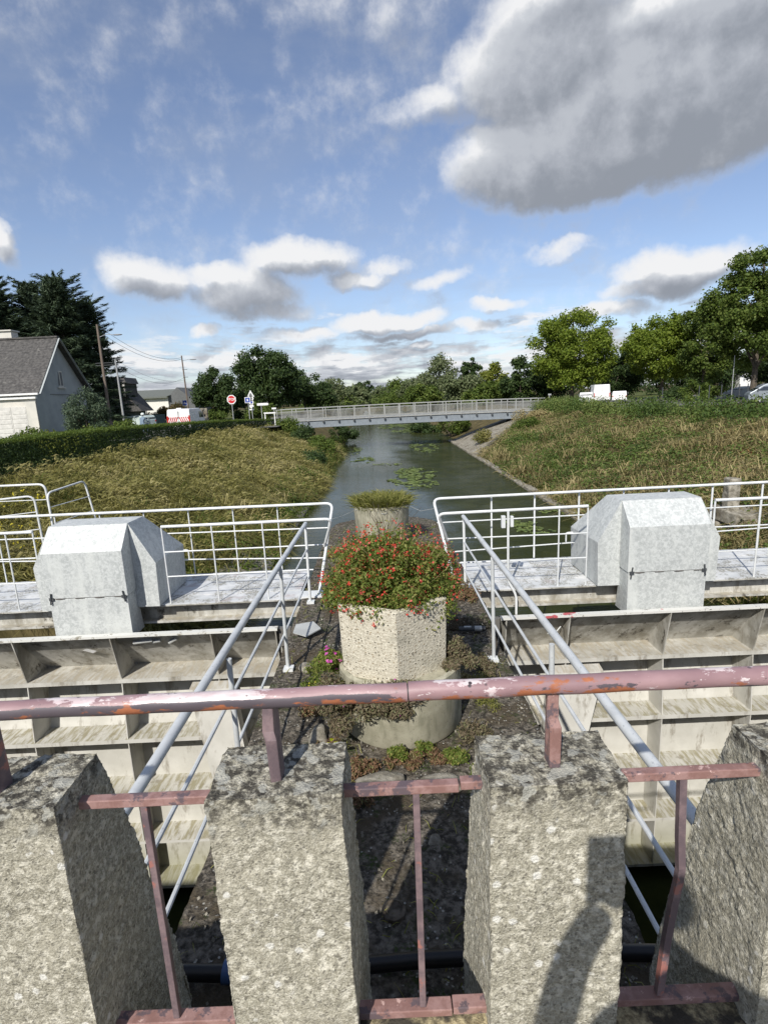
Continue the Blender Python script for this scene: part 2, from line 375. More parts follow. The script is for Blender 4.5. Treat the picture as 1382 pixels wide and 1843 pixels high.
def leaf_mat(name, cols, trans=0.35, rough=0.6, patch=0.0, gain=1.0):
    """leaf colour differs from leaf to leaf (a random value per leaf)"""
    t = new_mat(name, rough, spec=0.25)
    rp = t.node('ShaderNodeValToRGB'); e = rp.color_ramp.elements
    e[0].color = (*cols[0], 1); e[1].color = (*cols[-1], 1)
    for i, cc in enumerate(cols[1:-1]):
        x = e.new((i + 1) / (len(cols) - 1)); x.color = (*cc, 1)
    f = t.isl
    if patch: f = t.math('ADD', t.math('MULTIPLY', f, 1 - patch), t.math('MULTIPLY', t.ramp(t.noise(t.pos, .28, 5, .65), .36, .64), patch), clamp=True)
    t.link(f, rp.inputs[0])
    cc = rp.outputs[0]
    t.link(cc, t.b.inputs['Base Color'])
    tr = t.node('ShaderNodeBsdfTranslucent'); t.link(t.mix(.35, cc, (cols[-1][0] * 1.2, cols[-1][1] * 1.25, cols[-1][2] * .6)), tr.inputs[0])
    mx = t.node('ShaderNodeMixShader'); mx.inputs[0].default_value = trans
    t.link(t.b.outputs[0], mx.inputs[1]); t.link(tr.outputs[0], mx.inputs[2])
    t.link(mx.outputs[0], t.n['Material Output'].inputs[0])
    return t


leaf_mat('leaf_bright', [(.085, .13, .016), (.155, .215, .026), (.235, .285, .045)], .45)
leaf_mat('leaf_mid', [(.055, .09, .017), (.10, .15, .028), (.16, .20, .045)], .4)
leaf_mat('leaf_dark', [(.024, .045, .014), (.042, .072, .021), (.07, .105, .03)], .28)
leaf_mat('leaf_willow', [(.085, .115, .05), (.13, .16, .075), (.18, .205, .10)], .3)
leaf_mat('leaf_yellow', [(.11, .14, .02), (.17, .20, .03), (.22, .23, .05)], .4)
leaf_mat('leaf_fir', [(.035, .055, .034), (.06, .09, .055), (.10, .135, .075)], .15)
leaf_mat('leaf_russet', [(.06, .055, .02), (.11, .07, .03), (.10, .10, .03)], .3)
leaf_mat('grass_dry', [(.095, .105, .028), (.19, .18, .055), (.30, .27, .105), (.46, .40, .21)], .4, patch=.6)
leaf_mat('grass_green', [(.04, .065, .012), (.085, .115, .02), (.15, .165, .035)], .35)
leaf_mat('bramble', [(.035, .065, .016), (.075, .125, .028), (.14, .19, .045), (.22, .235, .085)], .35, patch=.5)
leaf_mat('dead_stems', [(.16, .14, .06), (.28, .235, .11), (.42, .345, .18)], .3, patch=.5)
leaf_mat('rust_fern', [(.22, .09, .035), (.36, .16, .06), (.40, .22, .10)], .3)
leaf_mat('yellow_flower', [(.50, .42, .03), (.62, .55, .05)], .3)
leaf_mat('red_flower', [(.50, .035, .03), (.62, .06, .04), (.66, .20, .17)], .35)
leaf_mat('purple_flower', [(.45, .05, .30), (.62, .12, .45)], .35)
leaf_mat('shrub_leaf', [(.07, .11, .02), (.13, .19, .035), (.21, .26, .06), (.33, .30, .10)], .45)
leaf_mat('brown_succulent', [(.10, .085, .05), (.17, .13, .085), (.14, .15, .07)], .2)
leaf_mat('red_succulent', [(.13, .075, .045), (.21, .12, .07), (.14, .15, .06)], .2)
leaf_mat('lime_leaf', [(.42, .48, .02), (.55, .58, .04)], .4)
leaf_mat('planter_grass', [(.13, .14, .03), (.20, .21, .05), (.32, .30, .11)], .35)
leaf_mat('lily_pad', [(.085, .12, .035), (.14, .185, .05), (.20, .24, .08)], .15)

t = new_mat('bark', 0.95, spec=0.1); P = objpos(t)
color(t, t.mix(t.ramp(t.noise(t.stretch(P, 1, 1, .2), 14, 5), .35, .65), (.055, .045, .035), (.14, .12, .095))); bump(t, t.noise(t.stretch(P, 1, 1, .2), 20, 5), .8, .03)
t = new_mat('slate', 0.75, spec=0.3); P = t.pos
c = t.mix(t.ramp(t.noise(P, 6, 6, .7), .35, .65), (.048, .046, .045), (.105, .10, .095)); c = t.mix(t.math('MULTIPLY', t.ramp(t.noise(P, 3, 5, .7), .6, .68), .6), c, (.17, .165, .15))
color(t, c); bump(t, t.noise(P, 20, 4), .4, .01)
t = new_mat('render_white', 0.85, spec=0.2); P = t.pos
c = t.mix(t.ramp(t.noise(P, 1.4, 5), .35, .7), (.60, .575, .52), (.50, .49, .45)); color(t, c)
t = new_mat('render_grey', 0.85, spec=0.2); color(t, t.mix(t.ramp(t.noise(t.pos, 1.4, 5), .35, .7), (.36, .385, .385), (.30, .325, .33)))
t = new_mat('wood_pole', 0.9, spec=0.15); P = objpos(t); color(t, t.mix(t.noise(t.stretch(P, 1, 1, .08), 20, 4), (.10, .075, .06), (.23, .19, .16)))


def flat(name, col, rough=.6, metal=0.0, spec=.4, var=.12):
    t = new_mat(name, rough, metal, spec)
    n = t.noise(t.pos, 5, 5)
    color(t, t.mix(t.ramp(n, .35, .68), tuple(x * (1 - var) for x in col), tuple(min(1, x * (1 + var * .5)) for x in col)))
    return t


flat('white_paint', (.74, .74, .73), .35); flat('shutter_white', (.58, .565, .53), .5); flat('concrete_pole', (.33, .34, .34), .8)
flat('dark_metal', (.06, .065, .07), .5); flat('black_plastic', (.012, .012, .013), .4); flat('warehouse_roof', (.13, .14, .125), .8)
flat('warehouse_white', (.70, .68, .62), .7); flat('gable_grey', (.15, .155, .155), .8); flat('sign_white', (.72, .72, .71), .4)
flat('sign_red', (.50, .02, .025), .4); flat('sign_blue', (.04, .07, .32), .4); flat('sign_post', (.42, .43, .43), .45, .3)
flat('bridge_paint', (.30, .305, .295), .5); flat('bridge_girder_paint', (.20, .225, .25), .5); flat('bridge_mesh_paint', (.25, .255, .24), .6)
flat('tyre', (.02, .02, .02), .9); flat('window_glass', (.02, .025, .03), .08, 0, .8); flat('car_grey', (.26, .29, .32), .3, .3)
flat('car_silver', (.45, .47, .48), .3, .4); flat('red_light', (.45, .03, .02), .2); flat('lamp_grey', (.35, .36, .37), .5)
flat('reddish_clay', (.34, .20, .15), .8); flat('grey_pvc', (.42, .43, .42), .5); flat('skin', (.45, .28, .20), .5); flat('denim', (.05, .07, .12), .9)
flat('jacket_blue', (.16, .22, .29), .8); flat('helmet_white', (.60, .66, .63), .3); flat('dark_cloth', (.035, .035, .04), .9); flat('hair', (.04, .028, .02), .7)
flat('green_car', (.50, .58, .56), .35); flat('teal_fence', (.12, .17, .17), .7); flat('wire', (.05, .05, .05), .6); flat('blue_plastic', (.05, .10, .22), .4)
flat('steel_bolt', (.28, .27, .25), .5, .6)


def M(n): return MATS[n]


# ------------------------------------------------------------------ mesh helpers
def fast_mesh(name, V, quads=None, tris=None, smooth=False):
    me = bpy.data.meshes.new(name)
    V = np.ascontiguousarray(V, dtype=np.float32)
    nq = 0 if quads is None else len(quads); nt = 0 if tris is None else len(tris)
    me.vertices.add(len(V)); me.vertices.foreach_set('co', V.ravel())
    parts = []; starts = []
    if nq: parts.append(np.asarray(quads, np.int32).ravel())
    if nt: parts.append(np.asarray(tris, np.int32).ravel())
    idx = np.concatenate(parts)
    st = np.concatenate([np.arange(nq) * 4, nq * 4 + np.arange(nt) * 3]).astype(np.int32)
    me.loops.add(len(idx)); me.loops.foreach_set('vertex_index', idx)
    me.polygons.add(nq + nt); me.polygons.foreach_set('loop_start', st)
    me.update(calc_edges=True)
    if smooth: me.polygons.foreach_set('use_smooth', np.ones(nq + nt, bool))
    return me


def link(name, me, mat=None, parent=None):
    o = bpy.data.objects.new(name, me)
    if mat is not None and len(me.materials) == 0:
        for k in (mat if isinstance(mat, (list, tuple)) else [mat]): me.materials.append(M(k))
    COL.objects.link(o)
    if parent is not None: o.parent = parent
    return o


class MB:
    """collects boxes, tubes and prisms and links them as ONE mesh"""
    def __init__(s): s.v = []; s.f = []; s.mi = []; s.cur = 0
    def add(s, V, F):
        b = len(s.v); s.v += [tuple(p) for p in V]; s.f += [tuple(b + i for i in f) for f in F]; s.mi += [s.cur] * len(F); return s
    def box(s, x0, x1, y0, y1, z0, z1):
        V = [(x, y, z) for z in (z0, z1) for y in (y0, y1) for x in (x0, x1)]
        return s.add(V, [(0, 2, 3, 1), (4, 5, 7, 6), (0, 1, 5, 4), (2, 6, 7, 3), (0, 4, 6, 2), (1, 3, 7, 5)])
    def bar(s, p, q, w, h, up=(0, 0, 1)):
        p = Vector(p); q = Vector(q); d = (q - p).normalized(); upv = Vector(up)
        if abs(d.dot(upv)) > .99: upv = Vector((0, 1, 0))
        a = d.cross(upv).normalized() * w / 2; b = a.cross(d).normalized() * h / 2
        V = [e + sa * a + sb * b for e in (p, q) for sb in (-1, 1) for sa in (-1, 1)]
        return s.add(V, [(0, 2, 3, 1), (4, 5, 7, 6), (0, 1, 5, 4), (2, 6, 7, 3), (0, 4, 6, 2), (1, 3, 7, 5)])
    def tube(s, pts, r, n=8, r2=None, cap=True):
        pts = [Vector(p) for p in pts]; m = len(pts); rings = []
        prev = None
        for i, p in enumerate(pts):
            d = (pts[min(i + 1, m - 1)] - pts[max(i - 1, 0)]).normalized()
            ref = prev if prev is not None else (Vector((0, 0, 1)) if abs(d.z) < .9 else Vector((1, 0, 0)))
            a = (ref - d * ref.dot(d)).normalized(); prev = a; b = d.cross(a)
            rr = r if r2 is None else r + (r2 - r) * i / (m - 1)
            if isinstance(r, (list, tuple)): rr = r[i]
            rings.append([p + (a * math.cos(2 * math.pi * k / n) + b * math.sin(2 * math.pi * k / n)) * rr for k in range(n)])
        V = [v for ring in rings for v in ring]; F = []
        for i in range(m - 1):
            for k in range(n):
                F.append((i * n + k, i * n + (k + 1) % n, (i + 1) * n + (k + 1) % n, (i + 1) * n + k))
        if cap: F.append(tuple(range(n - 1, -1, -1))); F.append(tuple((m - 1) * n + k for k in range(n)))
        return s.add(V, F)
    def lathe(s, prof, c=(0, 0, 0), n=24, phase=0):
        V = []; F = []; m = len(prof)
        for (r, z) in prof:
            for k in range(n):
                a = 2 * math.pi * (k / n) + phase; V.append((c[0] + r * math.cos(a), c[1] + r * math.sin(a), c[2] + z))
        for i in range(m - 1):
            for k in range(n): F.append((i * n + k, i * n + (k + 1) % n, (i + 1) * n + (k + 1) % n, (i + 1) * n + k))
        F.append(tuple(range(n - 1, -1, -1))); F.append(tuple((m - 1) * n + k for k in range(n)))
        return s.add(V, F)
    def prism(s, poly, d):
        """poly: 3-D polygon, d: extrusion vector"""
        n = len(poly); d = Vector(d); V = [Vector(p) for p in poly]; V += [p + d for p in V]
        F = [tuple(range(n - 1, -1, -1)), tuple(range(n, 2 * n))] + [(i, (i + 1) % n, n + (i + 1) % n, n + i) for i in range(n)]
        return s.add(V, F)
    def build(s, name, mat, parent=None, smooth=False, bevel=0, loc=None):
        me = bpy.data.meshes.new(name); me.from_pydata([tuple(v) for v in s.v], [], s.f)
        mats = mat if isinstance(mat, (list, tuple)) else [mat]
        for k in mats: me.materials.append(M(k))
        if len(mats) > 1: me.polygons.foreach_set('material_index', s.mi)
        bm = bmesh.new(); bm.from_mesh(me); bmesh.ops.recalc_face_normals(bm, faces=bm.faces); bm.to_mesh(me); bm.free()
        if smooth:
            me.polygons.foreach_set('use_smooth', [True] * len(me.polygons))
            me.set_sharp_from_angle(angle=rad(40))
        me.update()
        o = bpy.data.objects.new(name, me); COL.objects.link(o)
        if parent is not None: o.parent = parent
        if loc: o.location = loc
        if bevel:
            b = o.modifiers.new('bevel', 'BEVEL'); b.width = bevel; b.segments = 2; b.limit_method = 'ANGLE'; b.angle_limit = rad(35)
        return o


def thing(name, label, cat, group=None, loc=(0, 0, 0), rz=0.0):
    o = bpy.data.objects.new(name, None); COL.objects.link(o); o.empty_display_size = .2
    o.location = loc; o.rotation_euler = (0, 0, rz)
    return tag(o, label, cat, group)


def tag(o, label=None, cat=None, group=None, kind=None):
    if label: o['label'] = label
    if cat: o['category'] = cat
    if group: o['group'] = group
    if kind: o['kind'] = kind
    return o


def recopy(root, label=None, loc=None, rz=None):
    c = root.copy(); COL.objects.link(c)
    if label: c['label'] = label
    if loc is not None: c.location = loc
    if rz is not None: c.rotation_euler = (0, 0, rz)
    for ch in [o for o in SC.objects if o.parent is root]:
        d = ch.copy(); COL.objects.link(d); d.parent = c
        for g in [o for o in SC.objects if o.parent is ch]:
            e = g.copy(); COL.objects.link(e); e.parent = d
    return c


def rough_mesh(o, cuts, level, textures):
    """cut a mesh on a grid, subdivide it and shake it with noise"""
    me = o.data; bm = bmesh.new(); bm.from_mesh(me)
    for ax in range(3):
        co = [v.co[ax] for v in bm.verts]; lo, hi = min(co), max(co); n = int((hi - lo) / cuts[ax])
        for i in range(1, n + 1):
            x = lo + (hi - lo) * i / (n + 1); pc = [0, 0, 0]; pn = [0, 0, 0]; pc[ax] = x; pn[ax] = 1
            bmesh.ops.bisect_plane(bm, geom=bm.verts[:] + bm.edges[:] + bm.faces[:], plane_co=pc, plane_no=pn)
    bmesh.ops.triangulate(bm, faces=[f for f in bm.faces if len(f.verts) > 4])
    bm.to_mesh(me); bm.free()
    me.polygons.foreach_set('use_smooth', [True] * len(me.polygons))
    s = o.modifiers.new('fine', 'SUBSURF'); s.subdivision_type = 'SIMPLE'; s.levels = level; s.render_levels = level
    for i, (size, strength) in enumerate(textures):
        tx = bpy.data.textures.new('rough', 'CLOUDS'); tx.noise_scale = size; tx.noise_depth = 3; tx.noise_type = 'HARD_NOISE' if i else 'SOFT_NOISE'
        d = o.modifiers.new('rough', 'DISPLACE'); d.texture = tx; d.strength = strength; d.texture_coords = 'GLOBAL'; d.mid_level = .5
    return o


def rand_unit(n, rng):
    v = rng.normal(size=(n, 3)); return v / np.linalg.norm(v, axis=1, keepdims=True)


def leaf_arrays(C, N, size, aspect, rng, T=None):
    """diamond leaves: centres C, normals N"""
    n = len(C); N = N / (np.linalg.norm(N, axis=1, keepdims=True) + 1e-9)
    R = rand_unit(n, rng); T = np.cross(N, R) if T is None else T - N * (T * N).sum(1)[:, None]; T /= (np.linalg.norm(T, axis=1, keepdims=True) + 1e-9); B = np.cross(N, T)
    L = (size * (0.7 + 0.6 * rng.random(n)))[:, None]; Wd = L * aspect
    V = np.stack([C - T * L / 2, C + B * Wd / 2 - T * L * .05, C + T * L / 2 + N * L * .0, C - B * Wd / 2 - T * L * .05], 1).reshape(-1, 3)
    Q = np.arange(n * 4).reshape(-1, 4)
    return V, Q


def leaves_obj(name, C, N, size, aspect, mat, parent=None, rng=RNG, T=None):
    V, Q = leaf_arrays(C, N, size, aspect, rng, T)
    return link(name, fast_mesh(name, V, Q), mat, parent)


def clump_points(clumps, n, rng, up=.35, spread=.6, fill=.35):
    """clumps: array (k, 6): centre, radii; points sit near each clump's skin"""
    K = np.asarray(clumps, float); w = K[:, 3] * K[:, 4] + K[:, 4] * K[:, 5] + K[:, 3] * K[:, 5]; w = w / w.sum()
    i = rng.choice(len(K), n, p=w); d = rand_unit(n, rng)
    r = 1 - fill * rng.random(n) ** 1.5 + .08 * rng.normal(size=n)
    C = K[i, :3] + d * K[i, 3:] * r[:, None]
    N = d * 1.0 + np.array([0, 0, up]) + spread * rng.normal(size=(n, 3))
    return C, N


def crown_clumps(c, rx, ry, rz, n, cr, rng, flat=.72, low=-.75):
    out = []
    while len(out) < n:
        d = rng.normal(size=3); d /= np.linalg.norm(d)
        if d[2] < low: continue
        q = (.25 + .62 * rng.random() ** .6)
        s = cr * (.65 + .7 * rng.random())
        p = np.array(c) + d * np.array([rx, ry, rz]) * q
        out.append([*p, s, s, s * flat])
    return np.array(out)


def blades(name, B, D, L, Wd, droop, mat, parent=None, rng=RNG):
    """grass blades: base points B, directions D, lengths L, widths Wd"""
    n = len(B); D = D / np.linalg.norm(D, axis=1, keepdims=True)
    S = np.cross(D, rand_unit(n, rng)); S /= (np.linalg.norm(S, axis=1, keepdims=True) + 1e-9)
    L = L[:, None]; Wd = Wd[:, None]
    H = D.copy(); H[:, 2] = 0; H += .25 * rng.normal(size=(n, 3)) * np.array([1, 1, 0]); H /= (np.linalg.norm(H, axis=1, keepdims=True) + 1e-9)
    mid = B + D * L * .55 + H * L * .10
    dr = droop[:, None] if isinstance(droop, np.ndarray) else droop
    tip = B + D * L * .85 + H * L * (.35 * dr + .1) - np.array([0, 0, 1.0]) * L * .35 * dr
    V = np.stack([B - S * Wd * .5, B + S * Wd * .5, mid + S * Wd * .45, mid - S * Wd * .45, tip], 1).reshape(-1, 3)
    k = np.arange(n)[:, None] * 5
    Q = k + np.array([[0, 1, 2, 3]]); T = k + np.array([[3, 2, 4]])
    return link(name, fast_mesh(name, V, Q, T), mat, parent)


def vnoise(P, scale, seed=0):
    """cheap smooth 2-D noise, 0..1"""
    x = P[:, 0] * scale + seed * 17.3; y = P[:, 1] * scale + seed * 5.1
    def h(i, j): return np.modf(np.abs(np.sin(i * 127.1 + j * 311.7 + seed) * 43758.5453))[0]
    i = np.floor(x); j = np.floor(y); u = x - i; v = y - j; u = u * u * (3 - 2 * u); v = v * v * (3 - 2 * v)
    return (h(i, j) * (1 - u) + h(i + 1, j) * u) * (1 - v) + (h(i, j + 1) * (1 - u) + h(i + 1, j + 1) * u) * v


def fbm(P, scale, seed=0): return (vnoise(P, scale, seed) + .5 * vnoise(P, scale * 2.1, seed + 1) + .25 * vnoise(P, scale * 4.3, seed + 2)) / 1.75

# ================================================================== THE SETTING
ZP = -1.06                    # top of the pier and the catwalks
ZW, ZW2 = -2.95, -5.62        # water above and below the gates
GZ = -0.40                    # road level on both banks
YB = 9.25                     # the banks begin here


def bank_h(x, y):
    """height of the ground at x, y (arrays)"""
    x = np.asarray(x, float); y = np.asarray(y, float)
    xl = -3.35 - np.clip((y - 42) / 34, 0, 1) * .9; xr = np.full_like(x, 6.95)
    sl = np.clip((xl - x) / 9.0, 0, 1); sr = np.clip((x - xr) / 8.3, 0, 1)
    hl = -3.25 + (3.25 + GZ) * (sl ** .85); hr = -3.25 + (3.25 + GZ) * (sr ** .85)
    h = np.where(x < xl, hl, np.where(x > xr, hr, -4.6))
    end = np.clip((y - 185) / 25, 0, 1); h = np.where((x >= xl) & (x <= xr), h + end * (4.6 - 1.0), h)
    return h


def build_ground():
    xs = np.unique(np.concatenate([[-1500, -600, -250, -120, -70, -45, -30, -22, -16], np.linspace(-12.4, -3.3, 15), [-3.25, -1, 2, 5, 6.9], np.linspace(6.95, 15.4, 15), [18, 24, 32, 50, 80, 140, 300, 700, 1500], [-7.62, -7.58, 7.98, 8.02]]))
    ys = np.concatenate([[-300, -80, -25, -9.0, 0.9], [YB - .02], np.linspace(YB, 60, 56), np.linspace(64, 210, 24), [260, 400, 800, 2500]])
    X, Y = np.meshgrid(xs, ys); Z = bank_h(X, Y)
    near = Y < YB - .01
    Z = np.where(near, np.where((X > -7.6) & (X < 8.0), -7.0, np.where(X < 0, np.clip(-1.35 + (-7.6 - X) * .12, None, GZ), np.clip(-1.35 + (X - 8) * .12, None, GZ))), Z)
    slope = ((X < -3.6) & (X > -12)) | ((X > 7.2) & (X < 15))
    pts = np.stack([X.ravel(), Y.ravel()], 1)
    Z = Z + np.where(slope & ~near, (fbm(pts, .5, 3).reshape(Z.shape) - .5) * .6, 0)
    nx, ny = len(xs), len(ys); V = np.stack([X, Y, Z], 2).reshape(-1, 3)
    i = (np.arange(ny - 1)[:, None] * nx + np.arange(nx - 1)[None]).ravel()
    Q = np.stack([i, i + 1, i + nx + 1, i + nx], 1)
    o = link('ground', fast_mesh('ground', V, Q), 'earth'); tag(o, kind='structure')
    # lawns and car park beyond the crests
    for nm, mt, x0, x1, y0, y1, z in (('lawn', 'lawn', -60, -13.4, YB, 75, GZ + .02), ('road', 'asphalt', -46, -14.5, 36, 50, GZ + .03), ('car_park', 'asphalt', 19, 90, 50, 96, GZ + .02),
                                      ('road', 'asphalt', -14.5, -8.6, 46, 90, GZ + .025), ('lawn', 'lawn', 15.5, 110, 96, 190, GZ + .02), ('lawn', 'lawn', -90, -14.5, 75, 180, GZ + .02)):
        me = fast_mesh(nm, [(x0, y0, z), (x1, y0, z), (x1, y1, z), (x0, y1, z)], [[0, 1, 2, 3]]); tag(link(nm, me, mt), kind='structure')


build_ground()
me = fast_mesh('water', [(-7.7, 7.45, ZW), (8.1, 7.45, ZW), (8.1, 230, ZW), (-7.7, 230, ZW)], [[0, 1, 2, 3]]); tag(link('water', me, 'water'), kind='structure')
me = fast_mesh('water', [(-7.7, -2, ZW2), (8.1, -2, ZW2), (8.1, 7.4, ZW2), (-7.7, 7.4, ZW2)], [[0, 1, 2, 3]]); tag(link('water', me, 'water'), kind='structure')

# road bridge deck the photographer stands on, with a coping under the parapet
mb = MB(); mb.box(-30, 30, -8.5, .98, -.45, -.01); tag(mb.build('bridge_deck', 'old_concrete'), kind='structure')
mb = MB(); mb.prism([(-4, .982, -.5), (-4, .982, .052), (-4, 1.155, .052), (-4, 1.185, .02), (-4, 1.30, -.30), (-4, 1.31, -.5)], (8, 0, 0))
o = mb.build('parapet_coping', 'coping_concrete'); rough_mesh(o, (.10, .07, .09), 2, [(.25, .02), (.03, .012)]); tag(o, kind='structure')
# abutment wall under the deck, dark
mb = MB(); mb.box(-7.55, -1.5, -1.2, -.9, -7, -.46); mb.box(1.5, 7.95, -1.2, -.9, -7, -.46); tag(mb.build('bridge_abutment', 'pier_concrete'), kind='structure')

# the pier between the two gates
mb = MB()
n = 14
poly = [(-1.2, -.6, -7), (-1.2, 11.2, -7)] + [(1.2 * math.cos(math.pi - a) + .0, 11.2 + 1.25 * math.sin(math.pi - a), -7) for a in [math.pi * k / n for k in range(1, n)]] + [(1.2, 11.2, -7), (1.2, -.6, -7)]
mb.prism(poly, (0, 0, 7 + ZP)); o = mb.build('pier', 'pier_concrete'); rough_mesh(o, (.16, .16, .35), 2, [(.5, .05), (.06, .022)]); tag(o, kind='structure')
# stones and broken concrete on the pier
stone_defs = [((-.12, 3.42), (.16, .09, .045), 'pale rounded lump of concrete left of the moss at the foot of the low planter'),
              ((.33, 3.38), (.17, .10, .04), 'pale flat stone below the right side of the low round planter'),
              ((-.62, 4.0), (.08, .16, .06), 'broken white edge of concrete beside the lime green seedling'),
              ((.86, 3.55), (.12, .14, .05), 'grey flat stone near the post of the right handrail'),
              ((-.88, 5.2), (.07, .09, .04), 'small grey stone beside the left handrail'), ((-.35, 2.85), (.07, .05, .03), 'left one of two small white stones in the shade behind the parapet'),
              ((.22, 2.88), (.05, .05, .03), 'right one of two small white stones in the shade behind the parapet')]
for (xy, s, lab) in stone_defs:
    bm = bmesh.new(); bmesh.ops.create_icosphere(bm, subdivisions=3, radius=1)
    for v in bm.verts:
        nn = Vector((math.sin(v.co.x * 3.1 + xy[0] * 9), math.sin(v.co.y * 2.7 + 1), math.cos(v.co.z * 3.3 + xy[1] * 5)))
        v.co = Vector((v.co.x * s[0], v.co.y * s[1], v.co.z * s[2])) * (1 + .16 * nn.x * nn.y + .08 * nn.z)
    me = bpy.data.meshes.new('stone'); bm.to_mesh(me); bm.free(); me.polygons.foreach_set('use_smooth', [True] * len(me.polygons))
    o = link('stone', me, 'old_concrete'); o.location = (xy[0], xy[1], ZP + s[2] * .25); tag(o, lab, 'stone')
    tx = bpy.data.textures.new('rough', 'CLOUDS'); tx.noise_scale = .06; dm_ = o.modifiers.new('rough', 'DISPLACE'); dm_.texture = tx; dm_.strength = .035; dm_.texture_coords = 'GLOBAL'

# canal edge: kerb stones of pale concrete along the right bank, a sloped strip on the left
kroot = thing('canal_kerb', 'pale concrete kerb along the foot of the right bank at the water', 'kerb')
kmesh = None
for k in range(26):
    y0 = 13.0 + k * 1.62
    if kmesh is None:
        mb = MB(); mb.box(-.16, .18, 0, 1.58, -.25, .12); o = mb.build('kerb_stone', 'old_concrete', kroot); rough_mesh(o, (.12, .16, .15), 1, [(.35, .10), (.08, .04)]); kmesh = o
    else:
        o = kmesh.copy(); COL.objects.link(o)
    o.location = (6.93 + random.uniform(-.03, .03), y0, ZW + random.uniform(-.03, .05)); o.rotation_euler = (0, 0, random.uniform(-.02, .02))
for (x0, x1, y0, y1, z0, z1, nm) in ((-4.3, -3.25, 12.5, 24, -2.6, -3.0, 'left'),):
    mb = MB(); V = []
    mb.prism([(x1, y0, ZW - .1), (x1, y0, ZW + .06), (x0, y0, ZW + .46), (x0, y0, ZW - .1)], (0, y1 - y0, 0))
    o = mb.build('bank_footing', 'old_concrete'); rough_mesh(o, (.25, .4, .3), 1, [(.6, .12)]); tag(o, kind='structure')

# sloped concrete paving under the right end of the footbridge, with a stepped joint
rv = thing('sloped_paving', 'sloped grey concrete paving under the right end of the footbridge', 'paving')


def pave_z(x): return -3.25 + (3.25 + GZ) * max(0.0, min(1.0, (x - 6.95) / 8.3)) ** .85 + .34


for k in range(8):
    y0 = 40.2 + k * 1.75; y1 = y0 + 1.72; lim = lambda y: min(13.6, 7.2 + max(0, y - 40.0) * .62); m_ = 4
    for j in range(m_):
        P4 = []
        for (yy, s0) in ((y0, j / m_), (y0, (j + .985) / m_), (y1, (j + .985) / m_), (y1, j / m_)):
            xx = 6.98 + (lim(yy) - 6.98) * s0; P4.append((xx, yy, pave_z(xx)))
        mb = MB(); mb.prism(P4, (.03, 0, -.14)); mb.build('paving_slab', 'old_concrete', rv)
mb = MB()
for k in range(8):
    a_ = k / 8; b_ = (k + 1) / 8; xa = 7.0 + 6.8 * a_; xb = 7.0 + 6.8 * b_
    mb.prism([(xa, 39.7 + 11 * a_, pave_z(xa) - .5), (xb, 39.7 + 11 * b_, pave_z(xb) - .5), (xb, 39.7 + 11 * b_, pave_z(xb) + .20), (xa, 39.7 + 11 * a_, pave_z(xa) + .20)], (.28, -.15, 0))
mb.build('edge_beam', 'pier_concrete', rv)
mb = MB(); mb.prism([(12.4, 49.8, -1.9), (14.2, 49.8, -1.9), (14.2, 49.8, -.85), (12.4, 49.8, -.85)], (0, 4, 0)); mb.build('bridge_seat', 'old_concrete', rv)

# slabs and block beyond the right catwalk, blocks beyond the left one
for i, (px, py, z, sx_, sy_, sz_, rot, lab) in enumerate([
        (1345, 925, -1.75, 1.5, 1.0, .22, .15, 'broken brown concrete slab beyond the catwalk at the right edge'), (1300, 935, -2.0, .9, 1.2, .2, -.2, 'grey slanting concrete slab directly right of the right motor housing'),
        (1315, 893, -1.25, .30, .28, .95, .0, 'pale upright concrete block standing in the grass of the right bank')]):
    p = on_z(px, py, z); mb = MB(); mb.box(-sx_ / 2, sx_ / 2, -sy_ / 2, sy_ / 2, -sz_, sz_ * .5)
    o = mb.build('concrete_slab' if i < 2 else 'concrete_block', 'old_concrete', bevel=.03, loc=p); o.rotation_euler = (.1 * (i < 2), .08 * (i < 2), rot); rough_mesh(o, (.2, .2, .1), 2, [(.2, .04)]); tag(o, lab, 'concrete')
for i, (px, py, z, sx_, sy_, sz_, rot, lab) in enumerate([
        (35, 985, -1.5, 1.3, .9, .28, .1, 'brown weathered concrete ledge seen through the left catwalk railing'), (25, 1020, -1.95, 1.6, .6, .5, .3, 'dark rough concrete block low behind the left catwalk')]):
    p = on_z(px, py, z); mb = MB(); mb.box(-sx_ / 2, sx_ / 2, -sy_ / 2, sy_ / 2, -sz_ * 2.5, sz_ * .5)
    o = mb.build('concrete_block', 'old_concrete', bevel=.03, loc=p); o.rotation_euler = (0, 0, rot); rough_mesh(o, (.2, .2, .1), 2, [(.2, .05)]); tag(o, lab, 'concrete')

# ================================================================== THE PARAPET
XS = [(-1.065, -.755), (-.425, -.12), (.203, .515), (.858, 1.165)]
PL = ['leftmost rough concrete parapet pillar with its right side in dark shade', 'rough concrete parapet pillar under the left rail bracket left of the gap with the middle rod',
      'rough concrete parapet pillar with the shadow of an arm across its front', 'rightmost rough concrete parapet pillar with its left side in sun']
for (x0, x1), lab in zip(XS, PL):
    mb = MB()
    prof = [(1.05, -.3), (1.045, .80), (1.235, .80), (1.29, .64), (1.34, .48), (1.42, .18), (1.48, -.06), (1.545, -.40), (1.40, -.62), (1.05, -.62)]
    mb.prism([(x0, y, z) for y, z in prof], (x1 - x0, 0, 0))
    o = mb.build('concrete_pillar', 'pillar_concrete'); rough_mesh(o, (.05, .05, .05), 3, [(.16, .020), (.04, .008), (.010, .004)])
    tag(o, lab, 'pillar', 'rough concrete pillars of the parapet')

rail = thing('parapet_railing', 'old pink painted iron handrail with flaking paint running over the concrete pillars', 'railing')


